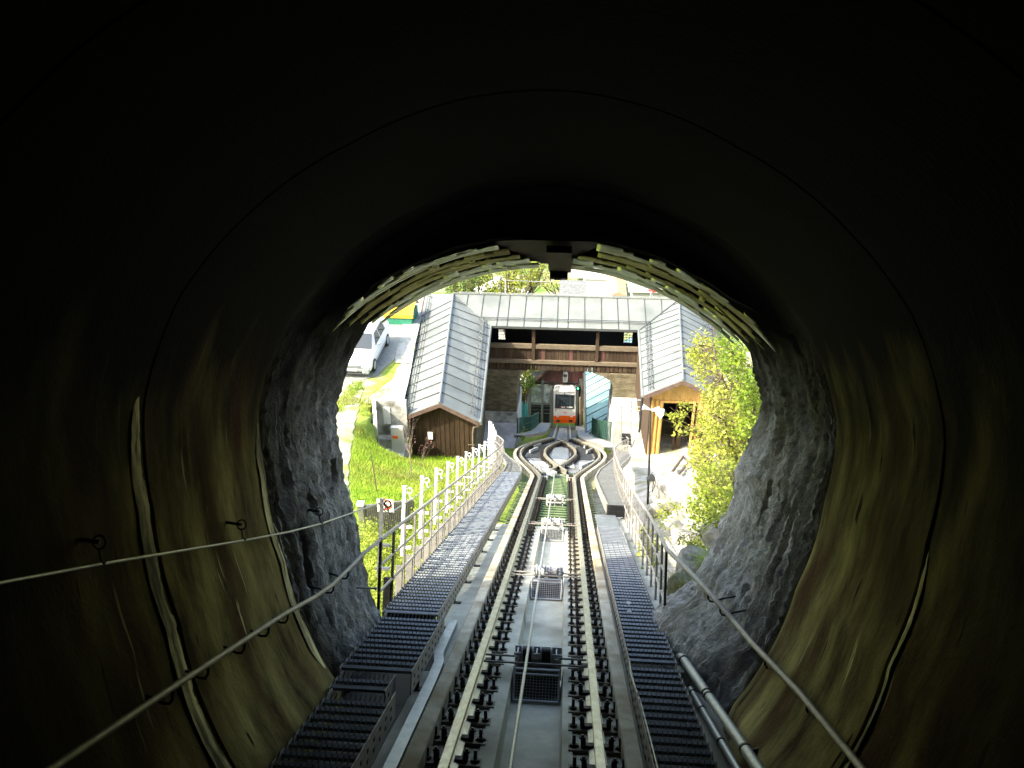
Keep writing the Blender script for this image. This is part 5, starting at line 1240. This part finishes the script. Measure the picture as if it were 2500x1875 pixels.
# bollard in front of the gable
c = PG(977,1116); mb = MB(); mb.tube([c, c+Vector((0,0,.5)), c+Vector((0,0,.55))], [.09,.08,.04], 10); tag(obj('bollard', mb, mt_black, smooth=40), 'short black bollard in the grass before the brown gable', 'bollard')
mb = MB(); a = PT(900,1480,8.25); 
q = PT(915,1437,7.55); mb.tube([q+Vector((-.18,.0,.0)), q], .010, 8); mb.tube([q, q+Vector((.02,0,0))], .016, 10); tag(obj('anchor_bolt', mb, mt_galv, smooth=40), 'single anchor bolt sticking out of the left rock by the first railing post', 'bolt')

# ================================================================== TOWN BEHIND
def house(label, x0, x1, y0, y1, z0, z1, roof, wins=(), mat=mt_housew, rmat=mt_housew):
    h = thing('house', ((x0+x1)/2,y0,z0), label, 'house', 'houses beyond the gatehouse roof')
    mb = MB(); mb.wb(x0,x1,y0,y1,z0,z1); obj('wall', mb, mat, h)
    mb = MB(); yc = (y0+y1)/2; xc = (x0+x1)/2
    if roof == 'y': mb.prism([(x0-.4,y0-.4,z1),(x1+.4,y0-.4,z1),(xc,y0-.4,z1+(x1-x0)*.32)], (0,y1-y0+.8,0))
    elif roof == 'x': mb.prism([(x0-.4,y0-.4,z1),(x0-.4,y1+.4,z1),(x0-.4,yc,z1+(y1-y0)*.32)], (x1-x0+.8,0,0))
    else: mb.wb(x0-.15,x1+.15,y0-.15,y1+.15,z1,z1+.25)
    obj('roof', mb, rmat, h)
    for (px, py, w, hh) in wins:
        p = PY(px, py, y0-.01); q = PY(px+w, py+hh, y0-.01); mb = MB(); mb.wb(p.x, q.x, y0-.03, y0+.02, q.z, p.z); obj('window', mb, mt_glass, h)
    return h
def hx(px, py, Y): return PY(px, py, Y)
a, b = hx(1391,640,96), hx(1452,680,96); house('white house with two small dark windows beyond the gatehouse', a.x, b.x, 96, 106, b.z, a.z, '', [(1431,658,4,3),(1440,659,7,3)])
a, b = hx(1463,676,84), hx(1500,716,84); house('large white flat-roofed house right of the two-window house', hx(1428,690,84).x, hx(1512,690,84).x, 84, 95, b.z-3, hx(1470,673,84).z-.4, '', [])
a, b = hx(1490,690,78), hx(1524,730,78); house('house with a narrow brown roof strip beside the white house', hx(1496,700,78).x, hx(1522,700,78).x, 78, 90, hx(1500,735,78).z, hx(1500,718,78).z, 'y', [], mt_housew, mt_tilebrown)
house('grey-roofed house at the right end beyond the ridge', hx(1545,700,76).x, hx(1640,700,76).x, 76, 90, hx(1600,740,76).z, hx(1600,712,76).z, 'x', [], mt_housew, mt_lot)
house('dark slate roof with a slanted end just behind the ridge', hx(1377,700,66).x, hx(1420,700,66).x, 66, 69, hx(1400,750,66).z, hx(1400,724,66).z, 'x', [], mt_housew, mt_roofg)
house('white villa behind the trees left of the station', -9, -4.2, 66, 74, -31.5, -24.0, 'y', [(1268,985,4,6)])
house('white wall building left of the station posts', PY(1262,1000,59).x, PY(1291,1000,59).x, 59, 62, -31, PY(1280,957,59).z, '', [])
c = PY(1595,714,46); mb = MB(); k = 12; vs = [c+Vector((0,0,.42))]
for j, (r, z) in enumerate(((.14,.39),(.24,.28),(.30,.10))):
    for i in range(k): a = 2*math.pi*i/k; vs.append(c+Vector((r*math.cos(a), r*math.sin(a), z)))
mb.add(vs, [(0,1+i,1+(i+1)%k) for i in range(k)] + [(1+j*k+i, 1+(j+1)*k+i, 1+(j+1)*k+(i+1)%k, 1+j*k+(i+1)%k) for j in range(2) for i in range(k)])
ps = thing('red_parasol', c+Vector((0,0,-3)), 'small red domed parasol just beyond the right end of the ridge', 'parasol'); obj('canopy', mb, mt_red, ps, smooth=50); q = MB(); q.tube([c+Vector((0,0,-3.4)), c+Vector((0,0,.4))], .03, 6); obj('pole', q, mt_bluedeck, ps)
# ================================================================== VEGETATION
def np_mesh(name, V, nper, mat):
    n = len(V)//nper; me = bpy.data.meshes.new(name)
    me.vertices.add(len(V)); me.vertices.foreach_set('co', V.astype(np.float32).ravel())
    me.loops.add(len(V)); me.loops.foreach_set('vertex_index', np.arange(len(V), dtype=np.int32))
    me.polygons.add(n); me.polygons.foreach_set('loop_start', np.arange(0, len(V), nper, dtype=np.int32))
    try: me.polygons.foreach_set('loop_total', np.full(n, nper, dtype=np.int32))
    except Exception: pass
    me.update(calc_edges=True); me.validate(); me.materials.append(mat); return me
def leaf_verts(C, size, flat=.3):
    n = len(C); d = rng.normal(size=(n,3)); d[:,2] = d[:,2]*.6-.15; d /= np.linalg.norm(d,axis=1)[:,None]
    u = rng.normal(size=(n,3)); u -= d*np.sum(u*d,axis=1)[:,None]; u /= np.linalg.norm(u,axis=1)[:,None]
    s = size*rng.uniform(.6,1.3,size=(n,1)); w = s*rng.uniform(.45,.62,size=(n,1))
    nrm = np.cross(d,u); k = nrm*s*.12
    return np.stack([C, C+d*s*.5+u*w*.5+k, C+d*s, C+d*s*.5-u*w*.5+k], axis=1).reshape(-1,3)
def crown(name, C, size, mat, parent):
    off = np.array(WLOC[parent.name]); me = np_mesh(name, leaf_verts(np.array(C), size)-off, 4, mat)
    o = bpy.data.objects.new(name, me); COL.objects.link(o); o.parent = parent; WLOC[o.name] = Vector(off); return o
def curve_pts(a, b, sag=.1, n=6, wob=.05):
    a, b = Vector(a), Vector(b); L = (b-a).length; out = []
    for i in range(n+1):
        u = i/n; p = a.lerp(b, u) + Vector((0,0,sag*L*math.sin(math.pi*u)))
        if 0 < i < n: p += Vector((random.uniform(-1,1), random.uniform(-1,1), random.uniform(-1,1)))*wob*L*.3
        out.append(p)
    return out
def inpoly(p, poly):
    x, y = p; c = False; j = len(poly)-1
    for i in range(len(poly)):
        if (poly[i][1] > y) != (poly[j][1] > y) and x < (poly[j][0]-poly[i][0])*(y-poly[i][1])/(poly[j][1]-poly[i][1])+poly[i][0]: c = not c
        j = i
    return c
def cloud(centers, r, per, squash=.8):
    out = []
    for c in centers:
        n = int(per*random.uniform(.6,1.3)); rr = r*random.uniform(.6,1.3)
        d = rng.normal(size=(n,3)); d /= np.linalg.norm(d,axis=1)[:,None]; q = d*(rng.uniform(.15,1,size=(n,1))**.6)*rr; q[:,2] *= squash; out.append(np.array(c)+q)
    return np.concatenate(out)
def plant(name, label, cat, base, targets, r, per, leaf, mat, tr=.06, fork=.35, squash=.8, group=None, sag=.12, twig=True, barkm=None):
    p = thing(name, base, label, cat, group); base = Vector(base); mb = MB()
    cen = sum((Vector(t) for t in targets), Vector())/len(targets); hub = base.lerp(cen, fork)
    mb.tube(curve_pts(base-Vector((0,0,.2)), hub, .05, 5, .08), [tr*(1-.06*i) for i in range(6)], 7)
    for t in targets:
        pts = curve_pts(hub, t, sag, 6, .10); mb.tube(pts, [tr*.55*(1-i/7.5) for i in range(7)], 5)
        if twig:
            for _ in range(2):
                e = Vector(t)+Vector((random.gauss(0,1),random.gauss(0,1),random.gauss(0,.7)))*r*.8; mb.tube([pts[4], pts[4].lerp(e,.6)+Vector((0,0,.05)), e], [tr*.2,tr*.12,tr*.06], 4)
    obj('trunk', mb, barkm or mt_bark, p, smooth=60)
    crown('crown', cloud([tuple(t) for t in targets], r, per, squash), leaf, mat, p); return p
# --- the big bush on the right bank: three intergrown shrubs
def sample_img(poly, n, t0, t1):
    xs_ = [a for a, _ in poly]; ys_ = [b for _, b in poly]; out = []
    while len(out) < n:
        q = (random.uniform(min(xs_),max(xs_)), random.uniform(min(ys_),max(ys_)))
        if inpoly(q, poly): out.append(PT(q[0], q[1], random.uniform(t0,t1)))
    return out
def bush(label, base, poly, n, t0, t1, r, per, leaf, mat, tr, limbs=9):
    p = thing('shrub', base, label, 'shrub', 'shrubs on the right bank'); tips = sample_img(poly, n, t0, t1); mains = tips[:limbs]; mb = MB(); base = Vector(base); mid = []
    for q in mains:
        c = curve_pts(base-Vector((0,0,.2)), q, .10, 8, .10); mb.tube(c, [tr*(1-i/9.5) for i in range(9)], 6); mid += c[2:]
    for q in tips[limbs:]:
        a = min(mid, key=lambda m_: (m_-q).length); c = curve_pts(a, q, .06, 4, .14); mb.tube(c, [tr*.32, tr*.26, tr*.2, tr*.13, tr*.07], 5)
        for _ in range(2):
            e = q + Vector((random.gauss(0,1), random.gauss(0,1), random.gauss(0,.8)))*r*1.1; mb.tube([c[2], c[3].lerp(e,.5), e], [tr*.13,tr*.09,tr*.04], 4)
    obj('limbs', mb, mt_bark, p, smooth=60); crown('crown', cloud([tuple(q) for q in tips], r, per, .75), leaf, mat, p); return p
bush('tall loose shrub with bright yellow green leaves, its upper twigs over the right zinc roof', PT(1845,1190,18.5), [(1685,850),(1705,812),(1770,850),(1850,930),(1880,1010),(1800,1060),(1735,1020),(1712,930)], 110, 16, 20.5, .24, 27, .095, mt_leaf, .05, 14)
bush('dense sunlit shrub filling the right bank below the yellow gable', PT(1815,1210,16.5), [(1735,960),(1790,940),(1870,1000),(1860,1150),(1820,1185),(1750,1235),(1708,1200),(1700,1090)], 190, 14.5, 18.5, .26, 46, .085, mt_leaf, .05, 16)
bush('low yellow green bush beside the jutting boulder', PT(1810,1280,13.5), [(1710,1150),(1800,1120),(1830,1190),(1800,1250),(1770,1315),(1715,1310),(1680,1240)], 90, 12.2, 15, .17, 44, .065, mt_leafy, .03, 10)
bush('dark green shrub squeezed between the tunnel edge and the sunlit bushes', PT(1850,1150,15.5), [(1745,810),(1800,840),(1850,900),(1880,1000),(1850,1120),(1810,1060),(1810,960),(1770,880)], 80, 13.5, 17, .22, 44, .09, mt_leafm, .04, 10)
bush('ragged low shrub spilling over the rocks by the right handrail', PT(1800,1330,11.5), [(1690,1250),(1760,1200),(1830,1190),(1805,1300),(1740,1360),(1700,1330)], 44, 10.4, 13, .15, 40, .06, mt_leafy, .02, 8)
plant('shrub', 'leafy branch reaching left in front of the yellow doorway', 'shrub', PT(1745,1110,18.6), [PT(*q) for q in ((1690,1000,18.2),(1668,1010,18.0),(1652,1020,18),(1668,985,18),(1660,1048,18),(1690,1055,18.2),(1640,1018,18),(1712,1030,18.4),(1710,1075,18.5))], .17, 34, .10, mt_leaf, .03, .3)
plant('shrub', 'scraggly dark-stemmed tuft on the white rocks beside the tunnel handrail', 'shrub', PG(1690,1360), [PT(1690,1330,11.5), PT(1712,1340,11.6), PT(1668,1320,11.8), PT(1730,1310,11.5), PT(1745,1345,11)], .15, 60, .055, mt_leafy, .02, .4)
plant('vine', 'green ivy climbing the middle of the right railing', 'vine', PT(1590,1395,11.6), [PT(*q) for q in ((1578,1300,12.2),(1575,1325,12.2),(1585,1350,11.8),(1570,1290,12.4),(1592,1375,11.6),(1583,1405,11.3),(1600,1330,11.7),(1575,1345,12))], .12, 46, .06, mt_leaf, .012, .2)
plant('vine', 'pale creeper on the rocks further out on the right railing', 'vine', PT(1630,1245,16), [PT(1628,1235,16), PT(1640,1250,15.5), PT(1616,1255,15.5), PT(1660,1240,15.5), PT(1625,1275,14.6)], .15, 46, .06, mt_leafy, .012, .2)
# --- weeds behind the left railing
def weeds(label, poly, n, t0, t1, r, per, leaf, name='weed_clump', mat=None):
    pts = sample_img(poly, n, t0, t1); tg_ = []
    for p in pts: gz = g(p.x, p.y); tg_.append(Vector((p.x, p.y, max(gz+.06, min(p.z, gz+.55)))))
    c = sum(tg_, Vector())/len(tg_); w = thing(name, (c.x, c.y, g(c.x,c.y)), label, 'weeds', 'weeds behind the left railing'); mb = MB()
    for t in tg_:
        for _ in range(3): a = Vector((t.x+random.uniform(-.1,.1), t.y+random.uniform(-.1,.1), g(t.x,t.y)-.02)); mb.tube([a, a.lerp(t,.6)+Vector((random.uniform(-.05,.05),0,0)), t+Vector((random.uniform(-.15,.15),random.uniform(-.15,.15),.1))], [.006,.005,.003], 4)
    obj('stems', mb, mt_leafy, w); crown('leaves', cloud([tuple(t) for t in tg_], r, per, 1.3), leaf, mat or mt_leafy, w)
weeds('yellow green weeds in front of the picket fence, left of the sign', [(880,1255),(935,1258),(930,1400),(900,1420),(880,1330)], 40, 11, 16, .27, 130, .06)
weeds('tall pale weeds behind the first cable posts', [(940,1262),(1010,1215),(1015,1400),(960,1480),(925,1420)], 66, 9.6, 16, .26, 150, .055)
weeds('sunny weeds behind the middle cable posts, in front of the lawn', [(1000,1225),(1090,1200),(1100,1300),(1050,1400),(1000,1440)], 40, 11.5, 19, .28, 130, .06)
weeds('low weeds along the far end of the left railing', [(1090,1190),(1170,1130),(1200,1140),(1150,1230),(1100,1290)], 34, 16, 25, .24, 90, .06)
weeds('small weeds hugging the left tunnel edge under the railing', [(925,1420),(990,1440),(985,1500),(950,1530)], 14, 8.7, 10, .16, 110, .045)
# --- trees behind the gatehouse
def tree(label, base, targets, r, per, leaf, mat, tr=.16, group='trees beyond the gatehouse', **k):
    return plant('tree', label, 'tree', base, targets, r, per, leaf, mat, tr, .5, .8, group, .1, **k)
def gb(p): return Vector((p.x, p.y, g(p.x, p.y)))
tree('light green tree with fine branches behind the left part of the gatehouse ridge', gb(PT(1240,720,56)), [p for p in sample_img([(1160,640),(1260,600),(1345,600),(1345,690),(1280,725),(1180,725)], 46, 52, 60)], .62, 110, .19, mt_leaf)
tree('darker tree with bare trunks behind the left corner of the ridge', gb(PT(1140,720,54)), [p for p in sample_img([(1075,660),(1180,620),(1200,725),(1090,725)], 32, 52, 59)], .6, 110, .19, mt_leafd)
tree('pale spring tree whose twigs cross the white house beyond the ridge', gb(PT(1400,720,76)), [p for p in sample_img([(1330,655),(1390,655),(1400,700),(1350,715),(1320,700)], 12, 70, 74)], .62, 46, .2, mt_leaf)
tree('broad tree seen through the left arch beside the station roof', gb(PT(1262,960,64)), [p for p in sample_img([(1250,895),(1330,890),(1322,925),(1300,945),(1285,965),(1255,965)], 24, 61, 66)], .7, 110, .2, mt_leaf)
tree('small tree in front of the station roof corner, seen through the left arch', gb(PT(1270,1010,57)), [p for p in sample_img([(1280,930),(1298,925),(1298,950),(1282,955)], 6, 56, 57)], .38, 80, .14, mt_leafd, .07, twig=False)
plant('shrub', 'thin hanging greenery at the left inner edge of the arch', 'shrub', gb(PT(1262,1045,50)), [PT(1262,965,50), PT(1263,985,50), PT(1262,1000,50), PT(1265,975,50.5)], .26, 60, .12, mt_leafd, .03, .3)
# --- sapling and purple twigs before the gable
plant('sapling', 'thin sapling with reddish purple leaves left of the brown gable', 'sapling', PG(1003,1172), [PT(*q) for q in ((985,1035,27.5),(1000,1025,27.5),(1008,1040,27.5),(992,1060,27.5),(1005,1065,27.6),(978,1050,27.4),(1010,1020,27.6),(1006,1085,27.6))], .16, 8, .09, mt_leafp, .02, .4, sag=.02)
plant('sapling', 'small purple-leaved twig bush beside the black bollard', 'sapling', PG(1022,1150), [PT(*q) for q in ((1036,1088,27.5),(1048,1080,27.5),(1058,1088,27.6),(1043,1072,27.5),(1030,1100,27.4))], .15, 10, .08, mt_leafp, .016, .4, sag=.02)
c = PG(921,1205); mb = MB(); mb.tube([c, c+Vector((-.08,0,1.3))], [.02,.012], 6); tag(obj('stake', mb, mt_bark, smooth=50), 'thin bare stake standing in the lawn above the picket fence', 'stake')
# --- grass: one sheet of blades on the lawns
def blades(P, h, w, mat, name, label=None, cat='grass'):
    P = np.array(P); n = len(P); a = rng.uniform(0, 2*math.pi, n); hh = h*rng.uniform(.5,1.4,n); ln = rng.normal(0,.45,(n,2))*hh[:,None]
    dx = np.stack([np.cos(a), np.sin(a), np.zeros(n)], 1)*w*.5
    tip = P + np.stack([ln[:,0], ln[:,1], hh], 1)
    V = np.stack([P-dx, P+dx, tip], 1).reshape(-1,3); me = np_mesh(name, V, 3, mat); o = bpy.data.objects.new(name, me); COL.objects.link(o); o['kind'] = 'stuff'
    if label: o['label'] = label; o['category'] = cat
    return o
def on_path(x, y):
    return x < tab([(r_[1][1], r_[1][0]) for r_ in sorted(prow, key=lambda r_: r_[1][1])], y)+.05
gp = []
while len(gp) < 52000:
    y = 8.5 + 24*rng.random()**.8; x = -1.95-8.5*rng.random()
    if 28.0 < y and x > -7.95: 
        if not (y < 30.4 and x > -6.45): continue
    if y > 30.4: continue
    if on_path(x, y): 
        if rng.random() > .03: continue
    dens = .5+.9*mnoise.noise((x*.55, y*.55, 9))
    if y > 22.5 and dens < rng.random()*.6: continue
    gp.append((x, y, g(x,y)-.01))
blades(gp, .13, .022, mt_grass, 'lawn_grass', 'green lawn grass on the bank left of the railing')
gp = []
while len(gp) < 2600:
    y = 28.5+4.5*rng.random(); x = -9.6+2.0*rng.random()
    if mnoise.noise((x*.9, y*.9, 2)) > -.05: gp.append((x, y, g(x,y)+.03))
blades(gp, .12, .03, mt_grass, 'turf_patch', 'ragged turf patch between the path and the sunken yard')
gp = []
while len(gp) < 6000:
    y = 43.6+6*rng.random(); x = 2.1+1.0*rng.random(); gp.append((x, y, g(x,y)))
blades(gp, .3, .04, mt_grass, 'meadow_grass', 'bright grass behind the green fence right of the lower track')
gp = []
while len(gp) < 5000:
    y = 43.5+8*rng.random(); x = -4.4+1.9*rng.random(); gp.append((x, y, g(x,y)))
blades(gp, .3, .04, mt_grass, 'meadow_grass', 'grass behind the green fence left of the lower track')
def tuft(px, py, t, label, n=160, h=.2, r=.1, mat=None):
    c = PT(px, py, t); P = np.array(c)+rng.normal(0, r, (n,3))*np.array([1,1,.35])
    hh = h*rng.uniform(.5,1.3,n); ln = rng.normal(0,.5,(n,2))*hh[:,None]; ln[:,0] -= hh*.3; a = rng.uniform(0,6.28,n); dx = np.stack([np.cos(a),np.sin(a),np.zeros(n)],1)*.004
    mid = P+np.stack([ln[:,0]*.4, ln[:,1]*.4, hh*.7],1); tip = P+np.stack([ln[:,0], ln[:,1], hh*.8],1)
    V = np.concatenate([np.stack([P-dx,P+dx,mid],1), np.stack([mid-dx*.8,mid+dx*.8,tip],1)]).reshape(-1,3)
    off = np.array(c); me = np_mesh('grass_tuft', V-off, 3, mat or mt_straw); o = bpy.data.objects.new('grass_tuft', me); COL.objects.link(o); o.location = c; tag(o, label, 'grass tuft', 'grass tufts on the right rock')
tuft(1815,1180,10.4,'hanging tuft of dry grass on top of the jutting boulder',260,.3,.12); tuft(1800,1230,10.2,'green tuft in the notch beside the jutting boulder',160,.22,.08,mt_grass)
tuft(1735,1385,8.9,'tuft of green grass on the rock just above the right handrail',220,.22,.08,mt_grass); tuft(1722,1425,8.75,'yellowing grass tuft on the rock at the right handrail, middle one',240,.2,.09)
tuft(1690,1470,8.8,'dry grass tuft at the foot of the right rock beside the railing post',300,.2,.12); tuft(1665,1445,9.0,'small grass tuft behind the first right railing post',160,.16,.08); tuft(1735,1455,8.5,'little green tuft growing from the right rock below the handrail',120,.13,.04,mt_grass)
# few fallen leaves and bits of paper on the right walkway
for i, (px, py, lab) in enumerate(((1533,1475,'small white scrap of paper on the right walkway'),(1535,1497,'tiny white scrap lower on the right walkway'))):
    c = PN(px, py, .095); mb = MB(); mb.add([c+Vector((-.025,0,.01)), c+Vector((.02,-.012,.004)), c+Vector((.03,.02,.012)), c+Vector((-.01,.028,.018)), c+Vector((-.025,0,.013)), c+Vector((.02,-.012,.007)), c+Vector((.03,.02,.015)), c+Vector((-.01,.028,.021))], [(0,1,2,3),(7,6,5,4),(0,4,5,1),(1,5,6,2),(2,6,7,3),(3,7,4,0)]); tag(obj('paper_scrap', mb, mt_white), lab, 'paper')
